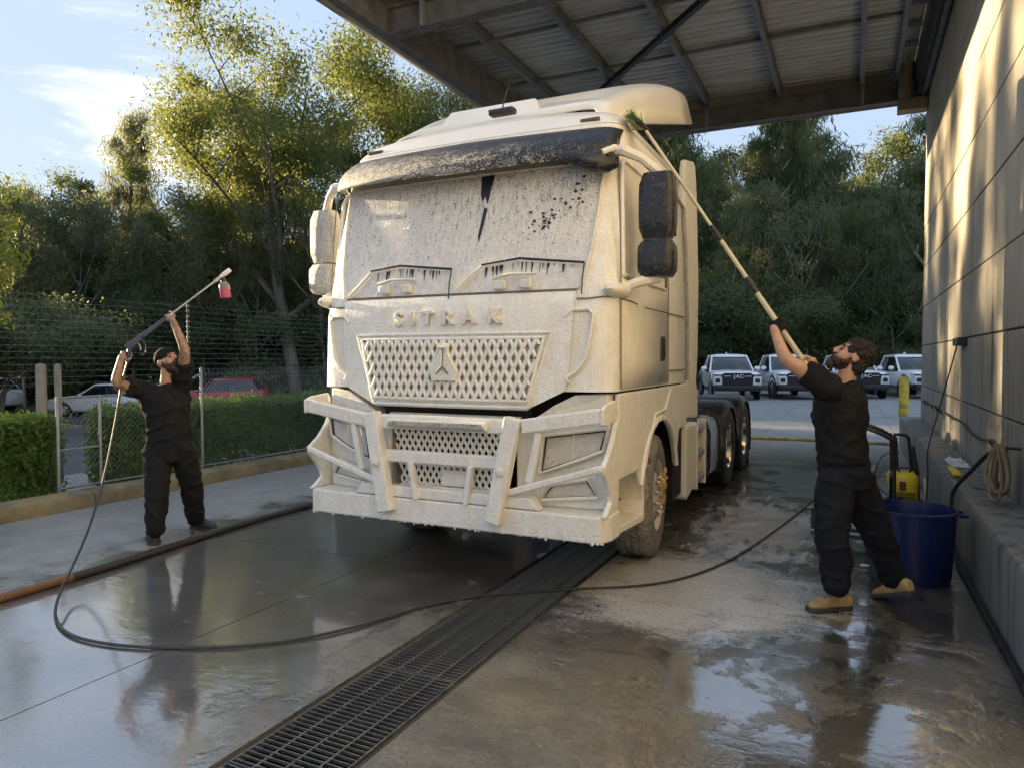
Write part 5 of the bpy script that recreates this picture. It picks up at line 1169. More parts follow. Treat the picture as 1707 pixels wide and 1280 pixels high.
def bottle_mat(name, c, alpha):
    m = bpy.data.materials.new(name); m.use_nodes = True; b = m.node_tree.nodes['Principled BSDF']; n = NT(m.node_tree); b.inputs['Roughness'].default_value = .25; b.inputs['Transmission Weight'].default_value = alpha
    n.set(b.inputs['Base Color'], n.mix(n.noise(n.obj(), 30, 3), c, tuple(x * .8 for x in c))); b.inputs['IOR'].default_value = 1.2; return m
M['bottle'] = bottle_mat('clear_bottle', (.82, .82, .84), .75); M['soap'] = bottle_mat('pink_soap', (.52, .12, .20), .0)
bc = g_(.915) - Zv * .02 + RTv * .01; bd = (Zv * -1 + RTv * .12).normalized()
MB().lathe([(.016, 0), (.018, .03), (.03, .04), (.046, .06), (.048, .09), (.048, .103)], bc, bd, 20).build('bottle', M['bottle'], ln)
MB().lathe([(0, .104), (.048, .104), (.048, .172), (.042, .184), (0, .186)], bc, bd, 20).build('soap', M['soap'], ln)
MB().lathe([(.024, .0), (.026, .012), (.026, .034), (.018, .04)], bc, bd, 16).build('bottle_cap', M['black_plastic'], ln)
# pressure hose from the gun, round over the floor to the machine on the right
def smoothpath(pts, per=8):
    pts = [Vector(p_) for p_ in pts]; o = []
    for i in range(len(pts) - 1):
        a, b, c, d = pts[max(0, i - 1)], pts[i], pts[i + 1], pts[min(len(pts) - 1, i + 2)]
        for j in range(per):
            t = j / per; o.append(.5 * ((2 * b) + (c - a) * t + (2 * a - 5 * b + 4 * c - d) * t * t + (3 * b - a - 3 * c + d) * t ** 3))
    return o + [pts[-1]]
hz = hRp + (hRp - g_(.01)) * .8
pts = [hz, P(203, 640, 6.14), P(190, 715, 6.0), P(172, 800, 5.8), P(148, 880, 5.45), P(120, 945, 5.0), P(101, 985, 4.6)]
gp = [G(a, b_, .012) for a, b_ in ((92, 1020), (100, 1043), (130, 1062), (200, 1075), (300, 1079), (400, 1076), (500, 1064), (600, 1042), (700, 1012), (780, 995), (860, 987), (960, 981), (1060, 976), (1130, 965), (1190, 945), (1240, 919), (1290, 885), (1330, 855), (1350, 838))]
pts += gp + [G(1368, 828, .12), G(1378, 826, .22)]
M['hose'] = mat('grey_hose', (.045, .045, .045), .4, var=.3, vs=6)
tag(MB().tube(smoothpath(pts, 6), .0092, 8).build('pressure_hose', M['hose']), 'thin dark pressure hose looping over the wet floor from the lance', 'hose')
# ---------------------------------------------------------------- fences
fn = thing('chain_link_fence', 'grey chain-link fence with steel posts standing on the kerb', 'fence', (-7.95, 8, .15))
FX = -7.95
def fpost(y, h, r_=.02, x=FX, z0=.12): MB().lathe([(0, z0), (r_, z0), (r_, h), (r_ * .6, h + .012), (0, h + .015)], (x, y, 0), n=10).build('post', M['galv'], fn)
fpost(5.36, 1.19, .018)
for y, h in ((6.80, 1.49), (9.45, 2.0), (12.1, 1.49), (15, 1.49), (4.87, 1.19)): fpost(y, h)
for z, y0, y1 in ((1.185, 4.87, 6.8), (.60, 4.87, 5.36), (.17, 4.87, 17)): MB().tube([(FX, y0, z), (FX, y1, z)], .014, 8).build('rail', M['galv'], fn)
MB().tube([(FX, 6.8, 1.42), (FX, 6.2, 1.15)], .014, 8).build('brace', M['galv'], fn)
def link(y0, y1, z0, z1, barbs):
    mb = MB(); c = .034; k = int((y1 - y0) / c) - 1; r_ = .0021; nz = int((z1 - z0) / c)
    for i in range(k):
        pts = [(FX + (.003 if j % 2 else -.003), y0 + (i + ((j + i) % 2)) * c, z0 + j * c) for j in range(nz + 1)]
        if barbs: pts.append((FX, pts[-1][1] + c * .6, pts[-1][2] + .035))
        mb.tube(pts, r_, 3, cap=False)
    o = mb.build('wire_mesh', M['galv'], fn, smooth=0, fixn=False); o['kind'] = 'stuff'
link(4.89, 6.78, .18, 1.18, False); link(6.82, 16.5, .18, 1.44, True)
ef = thing('electric_fence', 'tall fence of thin horizontal wires rising above the hedge', 'fence', (-9.45, 9, 0))
M['wire'] = mat('bright_wire', (.28, .28, .28), .45, .5)
for i in range(15):
    z = 1.30 + i * .082
    MB().tube([(-9.45, y, z - .012 * math.sin(math.pi * ((y + 6) % 6) / 6)) for y in [1 + 1.5 * j for j in range(18)]], .0018, 4).build('wire', M['wire'], ef)
for y in (7.85, 11.3, 16):
    p_ = MB().lathe([(.018, -.1), (.018, 2.52), (0, 2.53)], (-9.45, y, 0), n=8).build('post', M['dark_steel'], ef)
    for i in range(15): MB().lathe([(.018, -.014), (.028, -.012), (.028, .012), (.018, .014)], (-9.45, y, 1.30 + i * .082), n=8).build('insulator', M['galv'], p_)
for px_, r_, lb_ in ((68, .062, 'thick weathered timber post behind the left hedge'), (96, .042, 'thinner grey post right of the thick post on the left')):
    a = AX(px_, 607, -9.5); tag(MB().lathe([(0, -.1), (r_, -.1), (r_, a.z - .02), (r_ * .7, a.z), (0, a.z + .005)], (a.x, a.y, 0), n=14).build('fence_post', M['grey_bark']), lb_, 'post')
# ---------------------------------------------------------------- cars
M['white_car'] = mat('white_car_paint', (.84, .85, .87), .25, var=.04, coat=.7); M['red_car'] = mat('red_car_paint', (.5, .016, .04), .25, var=.12, coat=.8)
M['car_glass'] = mat('car_glass', (.015, .02, .024), .05, spec=.8, rvar=.02); M['alloy'] = mat('alloy_wheel', (.5, .5, .5), .3, .8)
M['lamp_white'] = mat('lamp_lens', (.75, .77, .8), .12, coat=.6); M['lamp_red'] = mat('tail_lens', (.35, .01, .01), .15, coat=.6); M['black_gloss'] = mat('black_gloss', (.012, .012, .014), .2)
def car_wheel(t, x, y, r_):
    s_ = 1 if y > 0 else -1
    MB().lathe([(r_ + .045, -.0), (r_ + .045, .012), (0, .012)], (x, y, r_), (0, s_, 0), 28).build('wheel_arch_shade', M['black_void'], t, smooth=0)  # black disc painted in for the shade inside the wheel opening
    wl_ = MB().lathe([(r_ * .66, -.1), (r_ * .9, -.1), (r_, -.06), (r_, .02), (r_ * .92, .04), (r_ * .68, .035)], (x, y, r_), (0, s_, 0), 28).build('wheel', M['tyre'], t)
    MB().lathe([(r_ * .68, .034), (r_ * .64, .02), (r_ * .6, .016), (0, .016)], (x, y, r_), (0, s_, 0), 24).build('rim', M['dark_steel'], wl_)
    mb = MB()
    for k in range(10):
        a = 2 * math.pi * k / 10; mb.bar((x, y + s_ * .026, r_), (x + r_ * .64 * math.cos(a), y + s_ * .03, r_ + r_ * .64 * math.sin(a)), .03, .016, (0, 1, 0))
    mb.lathe([(.0, .04), (.05, .04), (.055, .03)], (x, y, r_), (0, s_, 0), 12); mb.build('spokes', M['alloy'], wl_)
def car(name, label, cat, paint, st, gh, wheels, r_, hw_, group=None, lamps=True, bars=True):
    """st: stations (x, half-width, z low, z shoulder); gh: greenhouse (x rear base, x rear roof, x front roof, x front base, z belt, z roof, half-width belt, half-width roof)"""
    t = thing(name, label, cat, (0, 0, 0), group); rr_ = []
    for x, w_, z0, z1 in st:
        c_ = .03; half = [(w_ * .80, z0), (w_ * .97, z0 + .08), (w_, z0 + .22 * (z1 - z0) + .05), (w_ * 1.0, z0 + .62 * (z1 - z0)), (w_ * .965, z1 - .05), (w_ * .90, z1), (w_ * .45, z1 + c_)]
        rr_.append([Vector((x, y, z)) for y, z in half] + [Vector((x, -y, z)) for y, z in half[::-1]])
    MB().loft(rr_).build('body', paint, t, smooth=45)
    xa, xb, xc, xd, zb, zr, w0, w1 = gh
    def pl(f):
        z = zb - .06 + (zr - zb + .06) * f; x0 = xa + (xb - xa) * f; x1 = xd + (xc - xd) * f; w_ = w0 + (w1 - w0) * f ** 1.2; c_ = .10
        return [Vector(p_ + (z,)) for p_ in ((x0, w_ * .82), (x0 + c_, w_), ((x0 + x1) / 2, w_ * 1.01), (x1 - c_ * 1.4, w_), (x1, w_ * .8), (x1 + .05 * (1 - f), 0), (x1, -w_ * .8), (x1 - c_ * 1.4, -w_), ((x0 + x1) / 2, -w_ * 1.01), (x0 + c_, -w_), (x0, -w_ * .82), (x0 - .03 * (1 - f), 0))]
    gl = MB().loft([pl(0), pl(.35), pl(.7), pl(.93)]).build('windows', M['car_glass'], t, smooth=50)
    top = pl(.93); top2 = pl(1.0); cen = sum((p_ for p_ in top2), Vector()) / 12
    rf = MB().loft([[p_ + Vector((0, 0, -.012)) + (p_ - cen).normalized() * .008 for p_ in top], [p_ + (cen - p_) * .03 for p_ in top2], [p_ + (cen - p_) * .35 + Vector((0, 0, .035)) for p_ in top2]]).build('roof', paint, t, smooth=60)
    for k in (1, 3, 7, 9):
        MB().tube([pl(0)[k] * 1.0, pl(.5)[k] + Vector((0, 0, 0)), pl(.95)[k]], .034, 6).build('pillar', paint, t)
    for s_ in (-1, 1):
        b0 = pl(0)[2 if s_ > 0 else 8]; b1 = pl(.95)[2 if s_ > 0 else 8]; MB().tube([b0, b1], .03, 6).build('pillar', M['black_gloss'], t)
        m0 = pl(.12)[3 if s_ > 0 else 7] + Vector((-.12, s_ * .14, .03)); mi = MB(); mi.ball(m0, (.07, .11, .075), 12); mi.build('wing_mirror', paint, t)
        MB().tube([(p_[0], s_ * p_[1], p_[2]) for p_ in ((st[1][0] + .5, hw_ * .99, zb - .28), (0, hw_ * 1.003, zb - .26), (st[-2][0] - .6, hw_ * .99, zb - .30))], .006, 5).build('door_crease', M['dirt_gap'], t)
        for x in (xa * .35 + xd * .65, xa * .65 + xd * .35): MB().box(x - .09, x + .09, s_ * hw_ * .985, s_ * (hw_ * .985 + .025), zb - .17, zb - .14).build('door_handle', paint, t, bevel=.008)
    for x in wheels:
        for s_ in (-1, 1): car_wheel(t, x, s_ * (hw_ - .03), r_)
    return t
def place_car(t, px, d, z, head):
    p_ = P(px, 640, d); t.location = (p_.x, p_.y, z); t.rotation_euler = (0, 0, math.atan2(head.y, head.x))
zr_ = -1.006
t = car('sedan_car', 'white sedan parked across the street, left of the man with the lance', 'car', M['white_car'], [(-2.3, .70, .38, .92), (-2.2, .82, .26, .98), (-1.6, .90, .2, 1.0), (0, .91, .18, .96), (1.0, .91, .19, .93), (1.7, .88, .21, .84), (2.15, .78, .25, .74), (2.32, .6, .33, .66)],
        (-1.75, -.95, .25, 1.05, .94, 1.44, .83, .60), (-1.36, 1.36), .32, .91)
place_car(t, 172, 33.2, zr_, -RTv - FWv * .22)
MB().prism([(2.0, .66), (2.31, .62), (2.2, .72), (1.75, .80)], 'y', .55, .875).build('headlight', M['lamp_white'], t); MB().prism([(2.0, .66), (2.31, .62), (2.2, .72), (1.75, .80)], 'y', -.875, -.55).build('headlight', M['lamp_white'], t)
MB().box(2.2, 2.36, -.6, .6, .30, .55).build('grille', M['black_gloss'], t, bevel=.05)
MB().box(2.34, 2.37, -.25, .25, .50, .60).build('number_plate', M['white_plastic'], t, smooth=0)
t = car('hatchback_car', 'red hatchback parked across the street, right of the man with the lance', 'car', M['red_car'], [(-2.15, .66, .42, 1.08), (-2.08, .80, .32, 1.12), (-1.5, .91, .26, 1.08), (0, .92, .24, 1.02), (1.0, .92, .24, 1.0), (1.7, .88, .26, .94), (2.1, .78, .30, .82), (2.25, .6, .36, .72)],
        (-2.05, -1.55, .35, 1.15, 1.02, 1.62, .84, .64), (-1.3, 1.32), .34, .92)
place_car(t, 370, 35.2, zr_, -RTv - FWv * .15)
for s_ in (-1, 1):
    MB().box(-2.17, -1.9, s_ * .58 - .16, s_ * .58 + .16, .98, 1.10).build('tail_light', M['lamp_red'], t, bevel=.03)
    MB().tube([(-1.4, s_ * .60, 1.67), (.3, s_ * .60, 1.68)], .015, 6).build('roof_rail', M['steel'], t)
    MB().prism([(1.9, .72), (2.24, .70), (2.1, .82), (1.7, .88)], 'y', s_ * .5, s_ * .86).build('headlight', M['lamp_white'], t)
t = car('suv_car', 'white car cut by the left edge of the picture', 'car', M['white_car'], [(-2.2, .70, .45, 1.05), (-2.1, .84, .35, 1.10), (-1.5, .92, .3, 1.08), (0, .93, .28, 1.04), (1.0, .93, .28, 1.02), (1.7, .9, .3, .98), (2.2, .7, .36, .85)],
        (-2.15, -1.6, .4, 1.2, 1.04, 1.68, .85, .66), (-1.35, 1.35), .36, .93)
place_car(t, -55, 34.5, zr_, -RTv - FWv * .05)
for s_ in (-1, 1): MB().box(-2.22, -1.9, s_ * .62 - .2, s_ * .62 + .2, .98, 1.12).build('tail_light', M['lamp_red'], t, bevel=.03)
# white utes in a row at the back
def make_ute():
    t = thing('parked_ute', 'x', 'ute', (0, 0, 0), 'white utes parked at the back of the yard'); W = .94
    st = [(-2.6, .86, .55, 1.06), (-2.5, .90, .48, 1.10), (-.5, .93, .42, 1.10), (.6, .94, .42, 1.10), (1.2, .94, .42, 1.13), (2.0, .93, .45, 1.12), (2.45, .88, .5, 1.06), (2.58, .80, .55, .98)]
    rr_ = []
    for x, w_, z0, z1 in st:
        half = [(w_ * .85, z0), (w_ * .98, z0 + .08), (w_, z0 + .25), (w_, z1 - .18), (w_ * .97, z1 - .05), (w_ * .88, z1), (w_ * .4, z1 + .035)]
        rr_.append([Vector((x, y, z)) for y, z in half] + [Vector((x, -y, z)) for y, z in half[::-1]])
    MB().loft(rr_).build('body', M['white_car'], t, smooth=45)
    def pl(f):
        z = 1.05 + .73 * f; x0 = -.95 + .28 * f; x1 = 1.32 - .85 * f; w_ = .87 - .19 * f; c_ = .1
        return [Vector(p_ + (z,)) for p_ in ((x0, w_ * .85), (x0 + c_, w_), (.2, w_ * 1.01), (x1 - c_, w_), (x1 + .02, w_ * .82), (x1 + .07, 0), (x1 + .02, -w_ * .82), (x1 - c_, -w_), (.2, -w_ * 1.01), (x0 + c_, -w_), (x0, -w_ * .85), (x0 - .02, 0))]
    MB().loft([pl(0), pl(.4), pl(.9)]).build('windows', M['car_glass'], t, smooth=50)
    top, top2 = pl(.88), pl(1.0); cen = sum(top2, Vector()) / 12
    rf = MB().loft([[p_ + (p_ - cen).normalized() * .012 for p_ in top], [p_ + (cen - p_) * .04 for p_ in top2], [p_ + (cen - p_) * .4 + Vector((0, 0, .035)) for p_ in top2]]).build('roof', M['white_car'], t, smooth=60)
    mb = MB(); mb.prism([(-.45, 1.80), (-.30, 1.90), (-.22, 1.80)], 'y', -.02, .02); mb.build('roof_fin', M['white_car'], rf, smooth=0)
    for k in (1, 3, 7, 9): MB().tube([pl(0)[k], pl(.5)[k], pl(.95)[k]], .045, 6).build('pillar', M['white_car'], t)
    for s_ in (-1, 1):
        MB().tube([pl(0)[2 if s_ > 0 else 8], pl(.95)[2 if s_ > 0 else 8]], .03, 6).build('pillar', M['black_gloss'], t)
        mb = MB(); mb.ball((.86, s_ * 1.06, 1.22), (.07, .13, .10), 12); mb.build('wing_mirror', M['white_car'], t); MB().tube([(.9, s_ * .9, 1.13), (.88, s_ * 1.03, 1.14)], .035, 6).build('mirror_foot', M['black_gloss'], t)
        mb = MB(); mb.prism([(2.20, .60), (2.60, .58), (2.62, .90), (2.45, 1.03), (2.15, 1.05)], 'y', s_ * .56, s_ * .905); hl_ = mb.build('headlight', M['lamp_white'], t, bevel=.03)
        MB().box(2.52, 2.635, s_ * .66, s_ * .84, .69, .85).build('lamp_insert', M['black_gloss'], hl_, bevel=.02); MB().box(2.40, 2.625, s_ * .52, s_ * .90, .96, 1.0).build('lamp_strip', M['black_gloss'], hl_, bevel=.01)
        for x in (-1.55, 1.68):
            car_wheel(t, x, s_ * .90, .38)
            MB().lathe([(.45, .0), (.56, -.0), (.57, .04), (.46, .05)], (x, s_ * .895, .40), (0, s_, 0), 28).build('arch_flare', M['black_plastic'], t)
    gr = MB(); gr.prism([(-.56, .55), (.56, .55), (.62, .96), (.5, 1.06), (-.5, 1.06), (-.62, .96)], 'x', 2.45, 2.62); g1 = gr.build('grille', M['black_gloss'], t, bevel=.02)
    for i in range(7):
        for j in range(9):
            mb = MB(); y = -.50 + j * .122 + (.061 if i % 2 else 0); z = .60 + i * .045
            if abs(y) < .53: mb.lathe([(.026, 0), (.020, .012), (.014, .0)], (2.622, y, z), (1, 0, 0), 6); mb.build('grille_cell', M['dark_steel'], g1, smooth=0)
    MB().box(2.615, 2.632, -.52, -.26, .925, .945).build('chrome_strip', M['lamp_white'], g1, smooth=0); MB().box(2.615, 2.632, .26, .52, .925, .945).build('chrome_strip', M['lamp_white'], g1, smooth=0)
    for i, ch in enumerate('JAC'):
        me = letter_mesh(ch, .19, .008); me.materials.clear(); me.materials.append(M['lamp_white']); o = bpy.data.objects.new('letter', me); col.objects.link(o); o.parent = g1; o.rotation_euler = (math.pi / 2, 0, math.pi / 2); o.location = (2.635, (-.125, -.0, .15)[i], .87); o.scale = (1.15, 1, 1)
    mb = MB(); mb.prism([(2.3, .34), (2.66, .36), (2.70, .54), (2.62, .60), (2.2, .58)], 'y', -.88, .88); mb.build('bumper', M['black_plastic'], t, bevel=.04)
    MB().box(2.69, 2.705, -.24, .24, .42, .50).build('number_plate', M['black_gloss'], t, smooth=0)
    return t
u0 = make_ute(); hd_ = Vector((.30, -.95, 0)); ang = math.atan2(hd_.y, hd_.x)
labs = ['white ute nearest the truck, its front half hidden by the mudguards', 'second white ute, behind the right man\'s raised arm', 'white ute mostly hidden behind the right man\'s head', 'white ute beside the yellow bollard at the end of the wall']
for i, (px_, d) in enumerate(((1212, 30.2), (1306, 30.6), (1412, 31.2), (1512, 31.0))):
    p_ = P(px_, 640, d); p_.z = 0
    if i == 0: u0.location = p_; u0.rotation_euler = (0, 0, ang); u0['label'] = labs[0]
    else: dup(u0, p_, ang + (0, .05, -.04, .07)[i], label=labs[i])
# a bull bar and oval badge set the last one apart
# ---------------------------------------------------------------- wash-bay things
M['blue'] = mat('blue_plastic', (.006, .016, .09), .4, var=.3, vs=3); M['kyellow'] = mat('yellow_plastic', (.70, .55, .02), .4, var=.15)
tb = thing('blue_tub', 'large dark blue plastic tub on the wet floor behind the right man', 'tub', (.40, 5.98, 0))
prof = [(0, .0), (.255, .0), (.265, .02), (.28, .25), (.295, .50), (.303, .505), (.303, .52), (.29, .525), (.285, .50), (.27, .25), (.25, .03), (0, .03)]
MB().lathe(prof, (.40, 5.98, 0), n=40).build('tub', M['blue'], tb); M['suds'] = mat('dark_water', (.02, .025, .035), .08)
MB().lathe([(0, .36), (.283, .36)], (.40, 5.98, 0), n=32).build('water', M['suds'], tb)
for s_ in (-1, 1): MB().tube([(.40 + s_ * .30, 5.88, .50), (.40 + s_ * .345, 5.90, .50), (.40 + s_ * .35, 5.98, .49), (.40 + s_ * .345, 6.06, .50), (.40 + s_ * .30, 6.08, .50)], .012, 8).build('handle', M['blue'], tb)
wx, wy = .50, 8.35
kw = thing('pressure_washer', 'yellow pressure washer with black handle beside the ledge', 'pressure washer', (wx, wy, 0))
rr_ = []
for z, w_, d_ in ((.05, .10, .11), (.09, .125, .13), (.22, .13, .135), (.36, .145, .13), (.42, .15, .12), (.455, .12, .09)):
    rr_.append([Vector((wx + .0 + w_ * math.copysign(abs(math.cos(a)) ** .6, math.cos(a)) - .06 * z, wy + d_ * math.copysign(abs(math.sin(a)) ** .6, math.sin(a)), z)) for a in [2 * math.pi * k / 20 for k in range(20)]])
kb = MB().loft(rr_).build('body', M['kyellow'], kw, smooth=50)
for i in range(6): MB().box(wx - .10 - .02, wx + .09, wy - .138 - .002, wy - .128, .14 + i * .022, .148 + i * .022).build('vent_slot', M['black_plastic'], kb, smooth=0)
MB().box(wx - .055, wx + .0, wy - .148, wy - .132, .28, .37).build('badge', M['dark_steel'], kb, smooth=0, bevel=.004); M['redp'] = mat('red_print', (.4, .03, .02), .5)
MB().box(wx - .04, wx - .015, wy - .151, wy - .1485, .29, .36).build('badge_mark', M['redp'], kb, smooth=0)
MB().lathe([(0, 0), (.032, 0), (.028, .03), (0, .032)], (wx - .045, wy - .13, .19), (0, -1, 0), 14).build('dial', M['black_plastic'], kb)
for s_ in (-1, 1):
    MB().tube([(wx + s_ * .07 + .04, wy + .10, .06), (wx + s_ * .065, wy + .12, .45), (wx - .03 + s_ * .06, wy + .10, .80)], .016, 8).build('handle_post', M['black_plastic'], kw)
    MB().lathe([(0, -.02), (.08, -.02), (.085, 0), (.08, .02), (0, .02)], (wx + s_ * .15, wy + .07, .085), (1, 0, 0), 20).build('wheel', M['black_plastic'], kw)
MB().tube([(wx + .03, wy + .10, .79), (wx - .0, wy + .06, .83), (wx - .10, wy + .06, .83), (wx - .10, wy + .10, .76)], .018, 8).build('handle', M['black_plastic'], kw)
MB().tube([(wx + .12, wy - .02, .10), (wx + .10, wy - .05, .45), (wx + .05, wy - .03, .72)], [.02, .026, .03], 10).build('spray_gun', M['black_plastic'], kw)
MB().tube([(wx - .06, wy - .05, .44), (wx - .06, wy - .05, .50), (wx + .04, wy - .05, .50), (wx + .04, wy - .05, .44)], .012, 8).build('carry_handle', M['black_plastic'], kw)
q = random.Random(6); pts = []
for i in range(60):
    a = i * .42; r_ = .22 + .05 * math.sin(i * .7); pts.append((wx - .12 + r_ * 1.3 * math.cos(a), wy - .18 + r_ * .7 * math.sin(a), .012 + .0025 * i * .25 + .006 * math.sin(i * 1.3)))
pts = [(wx - .05, wy - .02, .66), (wx - .22, wy - .05, .60), (wx - .26, wy - .1, .3)] + pts
tag(MB().tube(smoothpath(pts, 3), .0075, 6).build('washer_cable', M['hose']), 'tangle of thin black cable lying at the foot of the yellow washer', 'cable')
mx_, my_ = -.02, 7.0
bm_ = thing('frame_washer', 'black tube-framed washer machine half hidden behind the right man', 'pressure washer', (mx_, my_, 0))
for s_ in (-1, 1):
    MB().tube(smoothpath([(mx_ - .30, my_ + s_ * .22, .08), (mx_ + .30, my_ + s_ * .22, .08), (mx_ + .34, my_ + s_ * .22, .14), (mx_ + .34, my_ + s_ * .22, .85), (mx_ + .30, my_ + s_ * .22, .95), (mx_ + .12, my_ + s_ * .22, 1.03)], 4), .016, 8).build('frame_tube', M['black_gloss'], bm_)
    MB().lathe([(0, -.03), (.12, -.03), (.13, 0), (.12, .03), (0, .03)], (mx_ + .26, my_ + s_ * .29, .13), (0, 1, 0), 20).build('wheel', M['black_rubber'], bm_)
MB().tube([(mx_ + .12, my_ - .22, 1.03), (mx_ + .10, my_, 1.04), (mx_ + .12, my_ + .22, 1.03)], .018, 8).build('push_bar', M['black_gloss'], bm_)
MB().tube([(mx_ + .34, my_ - .22, .62), (mx_ + .34, my_ + .22, .62)], .014, 8).build('cross_tube', M['black_gloss'], bm_)
MB().box(mx_ - .28, mx_ + .25, my_ - .19, my_ + .19, .18, .50).build('engine', M['black_plastic'], bm_, bevel=.04); MB().box(mx_ - .20, mx_ + .10, my_ - .15, my_ + .15, .50, .62).build('fuel_tank', M['black_gloss'], bm_, bevel=.05)
fp = MB().box(mx_ - .30, mx_ + .28, my_ - .235, my_ - .215, .12, .30).build('front_plate', M['black_plastic'], bm_, smooth=0)
for i, ln_ in enumerate(('DU', 'TOOL')):
    glyph(ln_, .075, .002, (mx_ + .04, my_ - .239, .215 - i * .07), (math.pi / 2, 0, 0), M['white_plastic'], fp, 'lettering')
hx_, hy_ = 1.0, 6.25
hc = thing('hose_coil', 'coil of old brown hose hanging on the wall above the ledge', 'hose', (1.0, 6.3, .54))
M['brown_hose'] = mat('brown_hose', (.17, .12, .06), .5, var=.4, vs=7, c2=(.28, .22, .11))
q = random.Random(8)
for i in range(12):
    az = -.9 + 1.8 * i / 11 + q.uniform(-.12, .12); wd = q.uniform(.055, .10); h_ = q.uniform(.33, .41); pts = []; ox = q.uniform(-.03, .02)
    for k in range(25):
        a = 2 * math.pi * k / 24; u = wd * math.sin(a) * (.35 + .65 * (1 - math.cos(a)) / 2); zz = .985 - h_ * (1 - math.cos(a)) / 2
        spread = (.985 - zz) / h_; pts.append((min(1.10, .985 + ox + u * math.cos(az) + .03 * math.sin(az) * spread), 6.28 + u * math.sin(az) * 1.2 + .16 * math.sin(az) * spread, max(.56, zz)))
    MB().tube(pts, .0125, 6).build('hose_loop', M['brown_hose'], hc)
MB().tube([(1.12, 6.28, .96), (.95, 6.28, .965), (.92, 6.28, 1.01)], .012, 6).build('hook', M['dark_steel'], hc)
tag(MB().tube(smoothpath([(1.02, 6.26, .95), (.95, 6.45, .90), (.86, 6.75, .70), (.79, 6.95, .54), (.765, 6.98, .40), (.77, 6.8, .05), (.76, 6.2, .02), (.77, 5.2, .02), (.775, 4.3, .02), (.775, 3.4, .02)], 6), .016, 8).build('supply_hose', M['black_rubber']), 'black hose dropping from the coil over the ledge beside the tub', 'hose')
wc = thing('wall_cable', 'twisted wire and cable strung along the wall above the ledge', 'cable', (1.1, 10, .9)); pts = [AX(a, b_, 1.095) for a, b_ in ((1537, 668), (1556, 677), (1572, 686), (1590, 697), (1605, 705), (1618, 720), (1635, 732), (1652, 733), (1662, 748), (1674, 745))]
MB().tube(smoothpath(pts, 4), .011, 6).build('cable', M['dark_steel'], wc); q = random.Random(10)
for i in range(16):
    a = pts[0].lerp(pts[3], q.random()); mb = MB(); mb.tube([a + Vector((0, 0, -.03)), a + Vector((-.02, q.uniform(-.1, .1), q.uniform(.02, .05))), a + Vector((-.01, q.uniform(-.15, .15), q.uniform(-.02, .06)))], .006, 5); mb.build('wire_tie', M['dark_steel'], wc)
MB().tube([pts[4], pts[5], pts[5] + Vector((-.03, -.25, -.02))], .008, 5).build('bare_wire', M['wire'], wc)
ob = thing('outlet_box', 'small grey power outlet box fixed on the concrete wall', 'outlet box', (1.1, 9.35, 1.8))
MB().box(1.03, 1.122, 9.15, 9.62, 1.765, 1.855).build('box', M['black_plastic'], ob, bevel=.01); MB().box(1.015, 1.031, 9.2, 9.36, 1.78, 1.84).build('cover', M['galv'], ob, bevel=.006)
tag(MB().tube(smoothpath([(1.06, 9.5, 1.765), (1.03, 9.55, 1.60), (.90, 9.6, 1.0), (.80, 9.55, .56), (.775, 9.2, .3), (.72, 8.8, .03), (.62, 8.6, .015)], 6), .008, 6).build('power_cord', M['black_rubber']), 'thin cord running from the outlet box down to the yellow washer', 'cord')
mb = MB(); q = random.Random(14); N = 22
mb.grid(lambda u, v: (.90 + .16 * v / N + .012 * math.sin(u * 1.1), 8.25 + .62 * u / N, .545 + .045 * max(0, mnoise.noise(Vector((u * .34, v * .4, 2))) + .45) * min(1, min(u, N - u, v, N - v) / 3)), range(N + 1), range(N + 1))
tag(mb.build('rag', M['white_plastic'], solid=.004), 'crumpled white rag lying on the concrete ledge', 'rag')
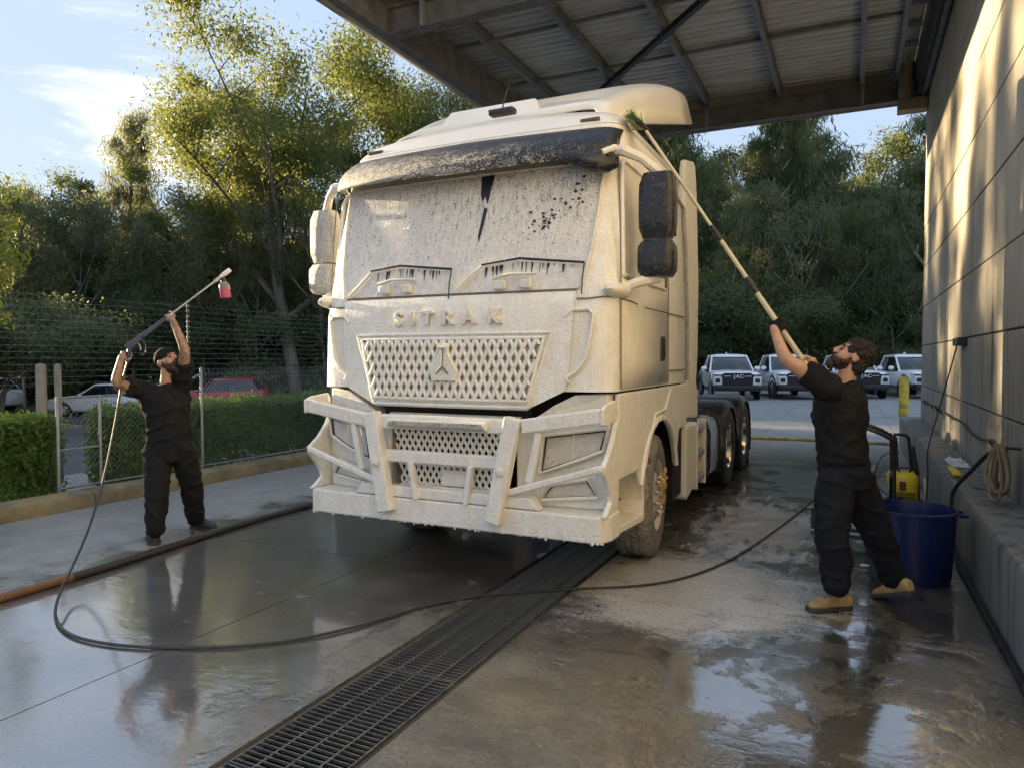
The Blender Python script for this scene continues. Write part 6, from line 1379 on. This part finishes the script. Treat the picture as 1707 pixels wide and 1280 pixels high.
hb2 = thing('hand_brush', 'yellow and brown hand brush lying on the ledge near the rag', 'brush', (.88, 7.75, .54)); MB().box(.83, .90, 7.5, 8.0, .56, .585).build('back', M['kyellow'], hb2, bevel=.01); MB().box(.835, .895, 7.55, 7.8, .537, .56).build('bristles', M['boot'], hb2)
cr = thing('plastic_tray', 'small clear plastic tray on the ledge below the hose coil', 'tray', (1.0, 7.25, .54)); 
for y in (7.0, 7.5): MB().box(.92, 1.08, y, y + .006, .537, .60).build('side', M['bottle'], cr, smooth=0)
for x in (.92, 1.074): MB().box(x, x + .006, 7.006, 7.5, .537, .60).build('side', M['bottle'], cr, smooth=0)
MB().box(.926, 1.074, 7.006, 7.5, .537, .541).build('bottom', M['bottle'], cr, smooth=0)
p_ = G(1440, 945); mb = MB(); mb.ball((p_.x, p_.y, .014), (.03, .02, .016), 8); mb.ball((p_.x + .025, p_.y + .01, .012), (.018, .02, .014), 8); tag(mb.build('foam_clump', M['foam']), 'small white clump of foam on the floor between tub and boots', 'foam')
# young tree beside the fence whose twigs reach in at the left edge
yt = thing('young_tree', 'yellow green twigs reaching in at the left edge of the picture', 'tree', (-10.6, 3.2, 0)); rs = np.random.RandomState(5); pos = []; mb = MB()
mb.tube([(-10.6, 3.2, -.05), (-10.55, 3.2, 1.6), (-10.5, 3.3, 3.4), (-10.4, 3.3, 5)], [.06, .05, .035, .012], 8)
for px_, py_, k, sg in ((18, 375, 60, .10), (8, 420, 60, .10), (36, 432, 60, .09), (10, 455, 50, .09), (0, 320, 80, .14), (6, 530, 40, .07), (-40, 400, 200, .3), (-60, 320, 200, .3), (-10, 500, 50, .1)):
    c = P(px_, py_, 11.0); mb.tube([(-10.53, 3.25, c.z - .35), Vector((-10.53, 3.25, c.z - .2)).lerp(c, .6), c], [.016, .010, .004], 5)
    pos.append(np.array(c) + rs.normal(size=(k, 3)) * sg)
pos = np.concatenate(pos); me = leaves_mesh('crown', pos - np.array([-10.6, 3.2, 0]), rs.uniform(.06, .12, len(pos)), rs, .4, .42); me.materials.append(M['lime']); o = bpy.data.objects.new('crown', me); col.objects.link(o); o.parent = yt
mb.build('trunk', M['bark'], yt, fixn=False)
